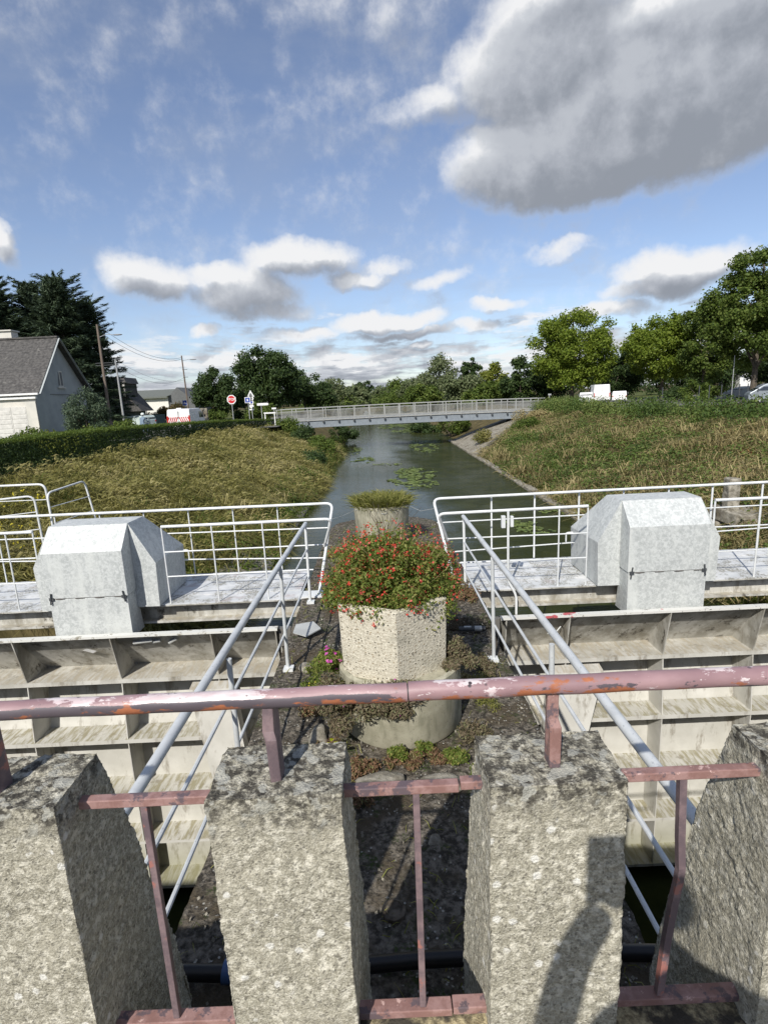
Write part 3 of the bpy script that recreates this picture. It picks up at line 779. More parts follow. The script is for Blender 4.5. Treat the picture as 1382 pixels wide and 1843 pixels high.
def wavy(x0, x1, n, z, y, amp, seed):
    return [(x0 + (x1 - x0) * i / n, y + amp * math.sin(seed + i * .9), z + amp * math.cos(seed * 2 + i * 1.3)) for i in range(n + 1)]


RZ = 1.0
mb = MB(); mb.tube(wavy(-2.6, .0335, 60, RZ, 1.114, .0008, 1), .0213, 28); mb.build('handrail', 'peeling_paint', rail, smooth=True)
mb = MB(); mb.tube(wavy(.0365, 2.6, 60, RZ + .0015, 1.113, .0008, 2), .0218, 28); mb.build('handrail', 'peeling_paint', rail, smooth=True)
mb = MB(); mb.tube([(.025, 1.114, RZ), (.045, 1.114, RZ)], .0185, 20); mb.build('joint_sleeve', 'dark_metal', rail, smooth=True)
for bx in (-.925, -.279, .362, 1.01):
    mb = MB(); w = .0185
    mb.prism([(bx - w / 2 - .0055, 1.105, .985), (bx - w / 2 - .0055, 1.100, .925), (bx - w / 2, 1.094, .905), (bx - w / 2, 1.100, .775), (bx - w / 2, 1.145, .775), (bx - w / 2, 1.140, .985)], (w + .007, 0, 0))
    mb.build('bracket', 'red_brown_paint' if bx > .3 and bx < .9 else 'dark_mauve_paint', rail, bevel=.0035)
for (x0, x1) in ((-.80, -.40), (-.15, .148), (.152, .235), (.49, .90), (-1.5, -1.04), (1.14, 1.5)):
    dz = .006 * (x0 > 0); mb = MB(); mb.box(x0, x1, 1.128, 1.153, .722 + dz, .744 + dz); mb.build('upper_bar', 'red_brown_paint', rail, bevel=.0025)
for (x0, x1) in ((-.80, -.40), (-.15, .118), (.121, .235), (.49, .90), (-1.5, -1.04), (1.14, 1.5)):
    dz = .004 * (x0 > 0); mb = MB(); mb.box(x0, x1, 1.115, 1.150, .066 + dz, .088 + dz); mb.build('lower_bar', 'red_brown_paint', rail, bevel=.0025)
for i, (xt, xb) in enumerate(((-.605, -.600), (.046, .043))):
    mb = MB(); mb.bar((xt, 1.139, .722), (xb, 1.131, .088), .0165, .0165, up=(0, 1, 0)); mb.build('vertical_rod', 'dark_mauve_paint', rail, bevel=.002)
mb = MB(); w = .0175
pts = [(.683, 1.139, .728), (.690, 1.139, .56), (.697, 1.139, .47), (.694, 1.139, .43), (.685, 1.136, .38), (.671, 1.133, .25), (.661, 1.131, .092)]
for a, b in zip(pts[:-1], pts[1:]): mb.bar(a, b, w, w, up=(0, 1, 0))
mb.build('vertical_rod', 'dark_mauve_paint', rail)
mb = MB(); cz = (.512, 1.105, .705)
mb.tube([(cz[0] + .010 * math.cos(a), cz[1] - .012, cz[2] + .020 * math.sin(a)) for a in [k * math.pi / 6 for k in range(13)]], .0055, 8, cap=False)
o = mb.build('iron_ring', 'dark_metal', smooth=True); tag(o, 'small dark iron ring at the top right edge of the pillar with the arm shadow', 'ring')
mb = MB(); mb.tube([(-1.25, 2.10, -.98), (-.6, 2.08, -1.0), (.1, 2.10, -.98), (.8, 2.11, -.99), (1.3, 2.09, -1.0)], .036, 12)
o = mb.build('cable_duct', 'black_plastic', smooth=True); tag(o, 'black plastic cable duct lying across the pier behind the pillars', 'pipe')
mb = MB(); mb.tube([(-.86, 2.09, -.985), (-.62, 2.08, -1.0)], .050, 12); o = mb.build('pipe_sleeve', 'blue_plastic', smooth=True); tag(o, 'blue plastic sleeve round the black duct in the left gap', 'pipe sleeve')
vb = thing('valve_cap', 'round rusty valve cap half buried in the dark pier behind the middle rod', 'valve cap', loc=(-.045, 2.42, ZP + .0))
mb = MB(); mb.lathe([(.062, -.03), (.065, .02), (.05, .028), (.046, .02)], n=20); mb.build('collar', 'bark', vb, smooth=True)
mb = MB(); mb.lathe([(.036, -.01), (.036, .018), (.02, .022)], n=16); mb.build('cap', 'bark', vb, smooth=True)

# ================================================================== CATWALKS, RAILINGS, MOTOR HOUSINGS, GATES
def catwalk(x0, x1, lab, plate_end):
    t = thing('catwalk', lab, 'catwalk')
    w = (8.60 - 7.24) / 4
    for k in range(4):
        mb = MB(); mb.box(x0, x1, 7.24 + k * w + .006, 7.24 + (k + 1) * w - .006, ZP - .012, ZP + .004 * (k % 2)); mb.build('deck_board', 'deck_plate', t)
    mb = MB(); mb.box(x0, x1, 7.25, 7.262, ZP - .030, ZP - .014); mb.build('edge_angle', 'gate_paint', t)
    mb = MB(); mb.box(x0, x1, 7.425, 7.44, ZP - .27, ZP - .014); mb.build('beam_web', 'gate_paint', t)
    mb = MB(); mb.box(x0, x1, 7.32, 7.55, ZP - .285, ZP - .27); mb.box(x0, x1, 7.31, 7.32, ZP - .30, ZP - .268); mb.build('beam_flange', 'gate_paint', t)
    mb = MB(); mb.box(x0, x1, 8.50, 8.52, ZP - .30, ZP - .014); mb.box(x0, x1, 8.44, 8.60, ZP - .315, ZP - .30); mb.build('rear_beam', 'gate_paint', t)
    n = 7
    for k in range(n):
        xx = x0 + (x1 - x0) * (k + .4) / n
        mb = MB(); mb.box(xx - .02, xx + .02, 7.445, 8.49, ZP - .14, ZP - .02); mb.build('cross_bearer', 'gate_paint', t)
    mb = MB(); a, b = plate_end; mb.box(a, b, 7.22, 7.46, ZP - .004, ZP + .03); mb.build('foot_plate', 'rail_paint', t)
    return t


catwalk(-6.4, -1.26, 'left steel catwalk of pale grey plates behind the left gate', (-1.25, -.90))
catwalk(1.22, 6.9, 'right steel catwalk of pale grey plates behind the right gate', (1.0, 1.24))


def bend(pts, r=.09, n=5):
    """round the corners of a polyline"""
    pts = [Vector(p) for p in pts]; out = [pts[0]]
    for a, b, c in zip(pts[:-2], pts[1:-1], pts[2:]):
        u = (a - b).normalized(); v = (c - b).normalized(); p0 = b + u * r; p1 = b + v * r
        for k in range(n + 1):
            s = k / n; out.append(p0 * (1 - s) ** 2 + b * 2 * s * (1 - s) + p1 * s ** 2)
    out.append(pts[-1]); return out


def railing(lab, top, mids, posts, group=None, rt=.0215, rm=.0100, rp=.0105, mat='rail_paint', rpost=None):
    t = thing('guard_railing', lab, 'railing', group)
    mb = MB(); mb.tube(top, rt, 12); mb.build('top_rail', mat, t, smooth=True)
    for a, b in mids:
        mb = MB(); mb.tube([a, b], rm, 8); mb.build('mid_rail', mat, t, smooth=True)
    for a, b in posts:
        mb = MB(); mb.tube([a, b], rpost or rp, 8); mb.build('post', mat, t, smooth=True)
    return t


TZ, M1, M2 = .05, -.31, -.665
# far railings, returning down to the near edge beside the pier
railing('long white railing on the far side of the left catwalk', bend([(-6.6, 8.53, TZ), (-.80, 8.45, TZ), (-.97, 7.33, ZP + .02)], .12),
        [((-6.6, 8.53, M1), (-.84, 8.30, M1)), ((-6.6, 8.53, M2), (-.90, 7.85, M2))], [((x, 8.53, TZ), (x, 8.53, ZP)) for x in (-6.2, -5.25, -4.53, -3.83, -3.12, -2.41, -1.70)])
railing('long white railing on the far side of the right catwalk', bend([(7.1, 8.53, TZ + .01), (.78, 8.42, TZ), (.97, 7.33, ZP + .02)], .12),
        [((7.1, 8.53, M1), (.82, 8.30, M1)), ((7.1, 8.53, M2), (.88, 7.85, M2))], [((x, 8.53, TZ), (x, 8.53, ZP)) for x in (1.72, 2.41, 3.12, 3.83, 4.55, 5.25, 6.05, 6.7)], rp=.015)
# near railings in four pieces, beside each housing
railing('white near side railing between the left housing and the pier', bend([(-3.055, 7.28, ZP + .02), (-3.055, 7.28, TZ), (-.76, 7.28, TZ), (-.90, 7.36, -.42)], .05) if False else bend([(-3.055, 7.28, TZ), (-.72, 7.30, TZ), (-.88, 7.62, -.42)], .10),
        [((-3.055, 7.28, M1), (-.86, 7.30, M1)), ((-3.055, 7.28, M2), (-1.02, 7.30, M2))], [((x, 7.28, TZ), (x, 7.28, ZP)) for x in (-3.055, -2.372, -1.675)], rt=.021)
railing('white near side railing between the pier and the right housing', bend([(2.79, 7.28, TZ + .02), (.74, 7.30, TZ), (.90, 7.62, -.42)], .10),
        [((2.79, 7.28, M1), (.86, 7.30, M1)), ((2.79, 7.28, M2), (1.02, 7.30, M2))], [((x, 7.28, TZ), (x, 7.28, ZP)) for x in (2.79, 2.397)], rt=.021)
railing('white near side railing left of the left housing', [(-6.6, 7.28, TZ + .01), (-4.815, 7.28, TZ + .01)],
        [((-6.6, 7.28, M1), (-4.83, 7.28, M1)), ((-6.6, 7.28, M2), (-4.83, 7.28, M2))], [((-5.19, 7.28, TZ), (-5.19, 7.28, ZP)), ((-4.815, 7.28, TZ), (-4.815, 7.28, ZP))], rt=.021)
railing('white near side railing right of the right housing', [(4.53, 7.28, TZ + .02), (7.1, 7.28, TZ + .02)],
        [((4.54, 7.28, M1), (7.1, 7.28, M1)), ((4.54, 7.28, M2), (7.1, 7.28, M2))], [((x, 7.28, TZ), (x, 7.28, ZP)) for x in (4.53, 5.16, 6.6)], rt=.021, rp=.013)
# socket on the railing with its cable down
sk = thing('switch_box', 'small pale switch box clamped to the near railing right of the pier', 'switch box')
mb = MB(); mb.box(1.59, 1.645, 7.20, 7.26, -.17, .0); mb.build('box', 'rail_paint', sk, bevel=.006)
mb = MB(); mb.box(1.715, 1.755, 7.20, 7.26, -.16, -.01); mb.build('box', 'rail_paint', sk, bevel=.006)
mb = MB(); mb.tube(bend([(1.69, 7.25, TZ), (1.69, 7.25, -.95), (1.80, 7.22, -1.15), (1.79, 7.18, -1.42)], .08), .017, 8); mb.build('conduit', 'rail_paint', sk, smooth=True)
# handrails along the pier
for s, nm in ((-1, 'left'), (1, 'right')):
    X = 1.055 * s + .0; e = .03 * s
    t = thing('pier_handrail', 'thick galvanised handrail sloping towards the viewer along the %s edge of the pier' % nm, 'handrail')
    mb = MB(); mb.tube([(X + e * 2, 1.62, TZ), (X + e, 4, TZ + .005), (X - e * .2, 7.07, TZ)], .027, 14); mb.build('top_rail', 'galvanised_pipe', t, smooth=True)
    for z in (-.30, -.68):
        mb = MB(); mb.tube([(X + e * 2, 1.62, z), (X, 7.07, z)], .0125, 8); mb.build('mid_rail', 'galvanised_pipe', t, smooth=True)
    for Y in (7.05, 5.18, 3.28):
        mb = MB()
        mb.tube([(X - .004 * s, Y, TZ - .02), (X + .01 * s, Y + .012, ZP + .02)], .0185, 10)
        mb.build('post', 'galvanised_pipe' if Y < 7 else 'rail_paint', t, smooth=True)
        mb = MB(); mb.box(X - .05, X + .05, Y - .05, Y + .05, ZP + .0, ZP + .028); mb.build('base_plate', 'rail_paint', t)
# railings on the far left landing
railing('white railing with a rounded corner on the landing far left, straight top', bend([(-12, 12.5, TZ), (-7.72, 12.4, TZ), (-7.75, 12.5, ZP - .3)], .16), [((-12, 12.5, M1), (-7.73, 12.4, M1))], [], rt=.026, rp=.016)
railing('white railing climbing to the left on the far left landing', bend([(-9.5, 9.7, -.02), (-6.95, 10.75, .04), (-6.95, 10.8, ZP - .4)], .14),
        [((-9.5, 9.7, M1 - .05), (-6.96, 10.75, M1 + .02)), ((-9.5, 9.7, M2 - .05), (-6.96, 10.75, M2 + .02))], [((-8.2, 10.22, 0), (-8.2, 10.22, ZP - .3))], rt=.021)
railing('white hoop railing rising to the right behind the left housing', bend([(-7.02, 11.3, ZP - .3), (-7.02, 11.3, .0), (-6.92, 12.6, .06), (-6.75, 12.65, ZP - .3)], .14),
        [((-7.02, 11.35, M1), (-6.86, 12.6, M1)), ((-7.02, 11.35, M2), (-6.86, 12.6, M2))], [], rt=.022)


def housing(xc, lab):
    t = thing('motor_housing', lab, 'motor housing', loc=(xc, 7.15, 0))
    hw = .53; sw = .835
    # front box: x +-hw, front face at y -.27, bevelled top
    mb = MB(); mb.prism([(-hw, -.27, -.775), (-hw, -.27, -.155), (-hw, .0, .15), (-hw, .0, -.775)], (2 * hw, 0, 0)); mb.build('front_cover', 'spangled_zinc', t, bevel=.004)
    mb = MB(); mb.prism([(-hw + .012, -.262, -1.38), (-hw + .012, -.262, -.785), (-hw + .012, .0, -.785), (-hw + .012, .10, -1.38)], (2 * hw - .024, 0, 0)); mb.build('lower_cover', 'spangled_zinc', t, bevel=.004)
    mb = MB(); mb.box(-hw + .02, hw - .02, -.255, -.02, -.787, -.773); mb.build('seam', 'rusty_seam', t)
    # rear cover: octagonal section, sloping back
    zt, zs, zb = .15, -.42, -1.045
    F = [(-hw, 0.004, zt), (hw, 0.004, zt), (sw, 0.004, zs), (sw - .02, 0.004, zb), (-sw + .02, 0.004, zb), (-sw, 0.004, zs)]
    B = [(-hw - .02, .45, zt), (hw + .02, .45, zt), (sw, 1.07, zs - .03), (sw - .02, 1.07, zb), (-sw + .02, 1.07, zb), (-sw, 1.07, zs - .03)]
    V = F + B
    FF = [(0, 1, 2, 3, 4, 5), (11, 10, 9, 8, 7, 6)] + [(0, 6, 7, 1), (1, 7, 8, 2), (2, 8, 9, 3), (3, 9, 10, 4), (4, 10, 11, 5), (5, 11, 6, 0)]
    mb = MB(); mb.add(V, [f for f in FF if f not in ((11, 10, 9, 8, 7, 6),)] + [(6, 11, 8), (6, 8, 7), (11, 10, 9), (11, 9, 8)]); mb.build('rear_cover', 'spangled_zinc', t)
    for s in (-1, 1):
        mb = MB(); mb.box(s * (hw - .05) - .03, s * (hw - .05) + .03, -.283, -.271, -.80, -.76); mb.tube([(s * (hw - .055), -.285, -.70), (s * (hw - .035), -.285, -.85)], .011, 6)
        mb.build('latch', 'dark_metal', t)
    mb = MB(); s = 1 if xc < 0 else -1
    mb.tube(bend([(s * (sw - .01), .98, zs - .10), (s * (sw + .10), .98, zs - .10), (s * (sw + .10), .98, zs - .26), (s * (sw - .01), .98, zs - .26)], .03), .011, 6); mb.build('handle', 'rail_paint', t, smooth=True)
    for k in range(4):
        xa = -hw + .10 + k * .26; mb = MB(); mb.tube([(xa, -.266, -.781), (xa + .05, -.268, -.785 + .006 * (k % 2)), (xa + .12, -.266, -.779)], .007, 5); mb.build('rust_streak', 'rusty_seam', t)
    return t


housing(-3.975, 'left angular galvanised motor housing with dull spangled panels')
housing(3.725, 'right angular galvanised motor housing with dull spangled panels')


def gate(x0, x1, ribs, lab, side, edge):
    t = thing('sluice_gate', lab, 'sluice gate')
    YF = 6.76; YS = 7.14
    lev = [-1.27, -1.955, -2.82, -3.66, -4.47, -5.25]
    sk = [6.775, 7.32, 7.13, 7.12, 7.12, 7.12]; fr_ = [6.70, 6.84, 6.76, 6.76, 6.76, 6.76]
    for i in range(5):      # skin panels
        mb = MB(); mb.prism([(x0, sk[i], lev[i] - .015), (x0, sk[i + 1], lev[i + 1] - .03), (x0, sk[i + 1] + .02, lev[i + 1] - .03), (x0, sk[i] + .02, lev[i] - .015)], (x1 - x0, 0, 0)); mb.build('skin_plate', 'gate_paint', t)
    mb = MB(); mb.prism([(x0, 7.14, -5.28), (x0, 7.14, -5.9), (x0, 7.17, -5.9), (x0, 7.17, -5.28)], (x1 - x0, 0, 0)); mb.build('skin_plate', 'gate_paint', t)
    mb = MB(); mb.box(x0, x1, 6.70, 6.79, -1.272, -1.262); mb.box(x0, x1, 6.692, 6.70, -1.288, -1.258); mb.build('top_flange', edge, t)
    for i in range(1, 6):
        lip = .055 if i < 3 else .04
        mb = MB(); mb.box(x0, x1, fr_[i], sk[i] + .0, lev[i] - .014, lev[i]); mb.build('shelf', 'gate_paint', t)
        mb = MB(); mb.box(x0, x1, fr_[i] - .014, fr_[i], lev[i] - lip, lev[i] + .004); mb.build('shelf_lip', 'gate_paint', t)
    for r in ribs:
        for i in range(5):
            top = lev[i] - (.03 if i == 0 else .014); b = lev[i + 1]
            mb = MB(); mb.prism([(r - .007, fr_[i] + .004, top), (r - .007, sk[i] - .002, top), (r - .007, sk[i + 1] - .002, b), (r - .007, fr_[i + 1] + .004, b)], (.014, 0, 0)); mb.build('rib', 'gate_paint', t)
    # the arm that carries the gate to the pier
    a, b, c, d = side
    mb = MB(); mb.prism([(a, YF - .02, -1.99), (b, YF - .02, -1.99), (d, YF - .30, -3.5), (c, YF - .30, -3.5)], (0, -.16, -.03)); mb.build('gate_arm', 'gate_paint', t)
    s = 1 if x1 < 0 else -1; e = x1 if x1 < 0 else x0
    mb = MB(); mb.box(min(e, e + s * .02), max(e, e + s * .02), YF + .06, 7.02, -5.8, -1.50); mb.build('side_plate', 'gate_paint', t)
    mb = MB(); mb.box(min(e, e + s * .16), max(e, e + s * .16), YF + .02, YF + .10, -1.55, -1.30); mb.build('hinge_block', 'steel_bolt', t)
    return t


gate(-6.6, -1.47, [-6.3, -4.975, -3.684, -2.356, -1.50], 'left sluice gate of cream painted steel with stained ribs and shelves', (-2.68, -2.12, -2.36, -1.86), 'pale_edge_paint')
gate(1.47, 7.2, [1.545, 2.384, 3.716, 4.947, 6.25], 'right sluice gate of cream painted steel with red flaked paint on its top edge', (2.12, 2.80, 1.86, 2.36), 'gate_edge_paint')
# litter lying on the first shelf of the left gate
def gskin(px, py):
    y = 6.95
    for _ in range(8): q = at(px, py, y); y = 6.775 + .545 * min(1, max(0, (-1.285 - q.z) / .70)) - .025
    return at(px, py, y)


for (px, py, ln, ang, lab) in ((258, 1155, .28, 1.35, 'longer grey plastic tube on the skin plate of the left gate'), (283, 1154, .12, 1.25, 'short pale grey plastic tube end on the left gate'), (312, 1153, .20, .75, 'slanting grey plastic tube right of the other tubes on the left gate')):
    p = gskin(px, py); mb = MB()
    dx, dz = math.sin(ang) * ln / 2, math.cos(ang) * ln / 2 * .6
    mb.tube([(p.x - dx, p.y + dz * .8, p.z - dz), (p.x + dx, p.y - dz * .8, p.z + dz)], .021, 8); o = mb.build('plastic_tube', 'grey_pvc', smooth=True); tag(o, lab, 'tube')
mb = MB(); q = gskin(162, 1170)
mb.prism([(q.x - .10, q.y, q.z), (q.x - .02, q.y - .04, q.z + .04), (q.x + .10, q.y - .02, q.z - .01), (q.x + .04, q.y, q.z - .05)], (.01, .02, -.01)); o = mb.build('paint_flake', 'white_paint'); tag(o, 'peeled white flake on the left gate below the housing', 'flake')
mb = MB(); q = at(1000, 1140, 6.9)
mb.tube([(q.x - .10, 6.95, q.z - .02), (q.x, 6.9, q.z + .02), (q.x + .07, 6.92, q.z + .09)], .008, 6); o = mb.build('loose_cable', 'rail_paint', smooth=True); tag(o, 'short loose white cable end on the right gate', 'cable')
# recess, pipe and old grate on the right edge of the pier
mb = MB(); mb.tube([(.80, 5.86, ZP + .06), (1.10, 5.84, ZP + .06)], .028, 10); o = mb.build('coupling_pipe', 'dark_metal', smooth=True); tag(o, 'short dark pipe with couplings on the pier right of the tall planter', 'pipe')
mb = MB(); mb.tube([(.86, 5.86, ZP + .06), (.94, 5.855, ZP + .06)], .031, 10); mb.tube([(.98, 5.85, ZP + .06), (1.06, 5.845, ZP + .06)], .031, 10); o = mb.build('pipe_clip', 'grey_pvc', o, smooth=True)
mb = MB(); mb.prism([(.62, 5.95, ZP), (1.19, 5.95, ZP), (1.19, 6.9, ZP), (.55, 6.9, ZP)], (0, 0, .16)); o = mb.build('concrete_step', 'pier_concrete'); rough_mesh(o, (.1, .1, .08), 2, [(.2, .05)]); tag(o, 'mossy raised concrete step on the pier right of the tall planter', 'step')
mb = MB(); mb.prism([(-1.12, 5.92, ZP + .07), (-.95, 5.80, ZP + .07), (-.80, 5.98, ZP + .08), (-.92, 6.22, ZP + .07), (-1.12, 6.15, ZP + .07)], (0, 0, .012)); o = mb.build('sheet_metal_scrap', 'grey_pvc'); tag(o, 'thin grey scrap of sheet metal beside the left handrail post', 'scrap')

# ================================================================== PLANTERS AND THEIR PLANTS
PX, PY = -.005, 4.40
mb = MB(); mb.lathe([(.50, 0), (.515, .02), (.515, .53), (.485, .545), (.47, .50)], (0, 0, 0), 56); o = mb.build('round_planter', 'smooth_concrete', smooth=True, loc=(.075, 4.29, ZP)); tag(o, 'low wide round concrete planter under the hexagonal one', 'planter')
mb = MB(); mb.lathe([(.468, .40), (.468, .49)], (0, 0, 0), 32); s_ = mb.build('soil', 'soil', o)
hexp = thing('hexagonal_planter', 'tall hexagonal planter of pale exposed pebbles filled with the red flowering shrub', 'planter', loc=(PX + .025, PY - .03, ZP + .47), rz=0)
mb = MB()
V = []; F = []
for (r, z) in ((.485, .0), (.505, .64), (.44, .645), (.43, .50)):
    for k in range(6):
        a = math.pi / 2 * -1 + k * math.pi / 3 + .06; V.append((r * math.cos(a), r * math.sin(a), z))
for i in range(3):
    for k in range(6): F.append((i * 6 + k, i * 6 + (k + 1) % 6, i * 6 + 6 + (k + 1) % 6, i * 6 + 6 + k))
F += [tuple(range(5, -1, -1)), (18, 19, 20, 21, 22, 23)]
mb.add(V, F); mb.build('tub', 'pebbledash', hexp, bevel=.008)
mb = MB(); mb.lathe([(.40, .50), (.42, .56)], (0, 0, 0), 12); mb.build('soil', 'soil', hexp)

rng = np.random.default_rng(5)
SB = np.array([PX + .03, PY + .05, -.01])                                 # the shrub
sh = thing('flowering_shrub', 'dense green shrub full of small red flowers in the hexagonal planter', 'shrub', loc=(0, 0, 0))
cl = crown_clumps(SB + np.array([0, 0, .10]), .60, .54, .50, 130, .12, rng, .9, -.62)
an = rng.random(34) * 6.283; cl = np.concatenate([cl, np.stack([SB[0] + .50 * np.cos(an), SB[1] + .46 * np.sin(an), .03 + .07 * rng.normal(size=34), .11 + 0 * an, .11 + 0 * an, .10 + 0 * an], 1)])
C, N = clump_points(cl, 42000, rng, .3, .8, .7)
leaves_obj('foliage', C, N, .030, .5, 'shrub_leaf', sh, rng)
C, N = clump_points(cl, 1500, rng, .3, .8, .12)
k = (rng.random(len(C)) < np.clip(.30 + (C[:, 2] - SB[2]) * 1.3 + .9 * (fbm(C[:, :2], 5, 3) - .5), .08, 1)); C = C[k]; N = N[k]
m_ = 3 + (rng.random(len(C)) ** 2 * 11).astype(int); C2 = np.repeat(C, m_, 0); N2 = np.repeat(N, m_, 0)
leaves_obj('flower', C2 + rng.normal(size=C2.shape) * np.repeat(.008 + .010 * rng.random(len(C)), m_)[:, None], N2 + .8 * rng.normal(size=N2.shape), .019, .75, 'red_flower', sh, rng)['kind'] = 'stuff'
# sprigs that break the outline
B = SB + rand_unit(300, rng) * np.array([.56, .52, .46]) * .88 + np.array([0, 0, .10]); B = B[B[:, 2] > SB[2] - .12]
D = (B - SB) + np.array([0, 0, .35]) + .25 * rng.normal(size=B.shape)
blades('stems', B, D, .08 + .12 * rng.random(len(B)), np.full(len(B), .006), .3, 'dead_stems', sh, rng)['kind'] = 'stuff'
Dn = D / np.linalg.norm(D, axis=1, keepdims=True); T_ = np.repeat(B + Dn * .11, 6, 0) + rng.normal(size=(len(B) * 6, 3)) * .028
leaves_obj('sprig_leaf', T_, rng.normal(size=T_.shape), .02, .6, 'shrub_leaf', sh, rng)
T_ = B[::2] + Dn[::2] * .13
T_ = np.repeat(T_, 5, 0) + rng.normal(size=(len(T_) * 5, 3)) * .018
leaves_obj('flower', T_, rng.normal(size=T_.shape), .02, .8, 'red_flower', sh, rng)['kind'] = 'stuff'
# bare twigs above
mb = MB()
for k in range(16):
    a = rng.random() * 6.28; b0 = Vector((PX + .05 * math.cos(a), PY + .35 + .05 * math.sin(a), .35)); e = b0 + Vector((.20 * rng.normal(), .08 * rng.normal(), .28 + .12 * rng.random()))
    mb.tube([b0, (b0 + e) / 2 + Vector((.01, 0, .02)), e], .0035, 4, r2=.0012)
mb.build('twig', 'bark', sh)['kind'] = 'stuff'


def mound(name, c, rx, ry, rz, nleaf, size, mat, lab, cat, asp=.4, ncl=14, cr=.07, extra=None, seed=1, up=.5):
    rg = np.random.default_rng(seed); t = thing(name, lab, cat)
    cl = crown_clumps(c, rx, ry, rz, ncl, cr, rg, .8, -.3); C, N = clump_points(cl, nleaf, rg, up, .9, .8)
    leaves_obj('foliage', C, N, size, asp, mat, t, rg)
    if extra:
        m2, n2, s2 = extra; C, N = clump_points(cl, n2, rg, .8, .5, .1); leaves_obj('flower', C + np.array([0, 0, .02]), N, s2, .9, m2, t, rg)
    return t


mound('ice_plant', (-.50, 4.25, -.60), .16, .34, .16, 5200, .035, 'shrub_leaf', 'low green ice plant with a few purple flowers left of the hexagonal planter', 'plant', .3, 12, .07, ('purple_flower', 40, .035), 21)
mound('creeping_succulent', (-.10, 3.80, -.66), .36, .09, .22, 9500, .036, 'brown_succulent', 'grey brown creeping plant hanging down over the front of the low planter', 'plant', .3, 26, .085, ('purple_flower', 26, .018), 22)
mound('creeping_succulent', (-.45, 3.90, -.76), .20, .24, .28, 7500, .033, 'brown_succulent', 'dull trailing plant left of the low planter above the red moss', 'plant', .3, 14, .08, None, 27)
mound('withered_plant', (.56, 4.30, -.52), .15, .34, .17, 5200, .034, 'brown_succulent', 'withered brown plant right of the hexagonal planter', 'plant', .3, 14, .07, None, 23)
mound('red_succulent', (-.30, 3.60, -1.03), .25, .13, .07, 2600, .028, 'red_succulent', 'reddish creeping plant at the foot of the low planter on its left', 'plant', .4, 14, .06, None, 24)
mound('red_succulent', (.20, 3.62, -1.05), .30, .12, .06, 2400, .026, 'red_succulent', 'reddish moss mat at the foot of the low planter in the middle', 'plant', .4, 14, .05, None, 25)
mound('green_weed', (.10, 3.70, -1.0), .30, .07, .08, 1600, .026, 'shrub_leaf', 'bright green weed against the foot of the low planter', 'weed', .5, 8, .04, None, 26)
mound('green_weed', (.66, 3.80, -1.0), .15, .20, .10, 1500, .03, 'brown_succulent', 'dark weed clump at the right foot of the low planter', 'weed', .35, 10, .06, None, 28)
mound('green_weed', (.62, 3.38, -1.03), .09, .18, .08, 900, .028, 'shrub_leaf', 'green weed growing beside the flat stone right of the low planter', 'weed', .4, 8, .05, None, 29)
mound('green_weed', (-.42, 3.30, -1.0), .05, .30, .10, 900, .028, 'leaf_mid', 'dark green weed along the left foot of the planter behind the pillar', 'weed', .4, 8, .05, None, 30)
mound('weed_patch', (.85, 4.5, -1.02), .16, .35, .06, 1500, .03, 'planter_grass', 'yellowish grass patch on the pier right of the low planter', 'weed', .2, 10, .07, None, 31)
mound('weed_patch', (.95, 6.6, -.86), .2, .4, .06, 1500, .035, 'red_succulent', 'reddish moss on the step beside the right catwalk', 'moss', .5, 10, .08, None, 32)
mound('weed_patch', (-.80, 4.9, -1.02), .12, .5, .05, 1200, .03, 'shrub_leaf', 'green weeds along the left side of the planters', 'weed', .4, 12, .06, ('yellow_flower', 12, .02), 33)
mound('weed_patch', (-.55, 9.3, -1.0), .5, .9, .07, 2600, .05, 'planter_grass', 'dry grass patch on the pier left of the grassy planter', 'weed', .2, 16, .12, None, 34)
mound('weed_patch', (.72, 8.6, -.98), .35, .8, .13, 3000, .05, 'rust_fern', 'russet dry plants on the pier right of the grassy planter', 'weed', .3, 18, .12, None, 35)
for i, (x_, y_, rx_, ry_, m_, lab) in enumerate([(-.55, 3.75, .22, .14, 'red_succulent', 'reddish mat of moss left below the trailing plant'), (.45, 3.62, .16, .10, 'shrub_leaf', 'small green weed right of the middle at the planter foot'),
        (-.30, 3.25, .20, .10, 'red_succulent', 'thin reddish moss before the pale stones'), (.62, 4.75, .14, .22, 'dead_stems', 'tuft of dead straw beside the tall planter on the right'), (-.72, 4.45, .10, .25, 'red_succulent', 'narrow red stonecrop left of the purple flowers'), (.95, 5.0, .12, .3, 'brown_succulent', 'dull weeds beside the right handrail post')]):
    mound('weed_patch', (x_, y_, -1.02), rx_, ry_, .05, 1500, .026, m_, lab, 'weed', .4, 10, .05, None, 200 + i)
# lime green seedling
sd_ = thing('seedling', 'lime green seedling with four bright leaves beside the left bracket', 'plant', loc=(-.47, 3.62, -.98))
mb = MB(); mb.tube([(0, 0, -.08), (.005, -.01, .03), (.0, -.02, .10)], .004, 6); mb.build('stem', 'lime_leaf', sd_)
for (a, l, zz, w) in ((.3, .085, .12, .04), (2.3, .09, .11, .045), (4.0, .075, .04, .04), (5.2, .08, .06, .045), (1.4, .06, .15, .03)):
    d = Vector((math.cos(a), math.sin(a) * .8, -.15)); s = Vector((-math.sin(a), math.cos(a), .1)); c0 = Vector((0, -.015, zz))
    mb = MB(); V = [c0, c0 + d * l * .35 + s * w / 2, c0 + d * l * .7 + s * w * .42, c0 + d * l, c0 + d * l * .7 - s * w * .42, c0 + d * l * .35 - s * w / 2]
    V = [v + Vector((0, 0, .012 * (i in (1, 2, 4, 5)))) for i, v in enumerate(V)]; mb.add(V, [(0, 1, 2, 3), (0, 3, 4, 5)]); mb.build('leaf', 'lime_leaf', sd_)

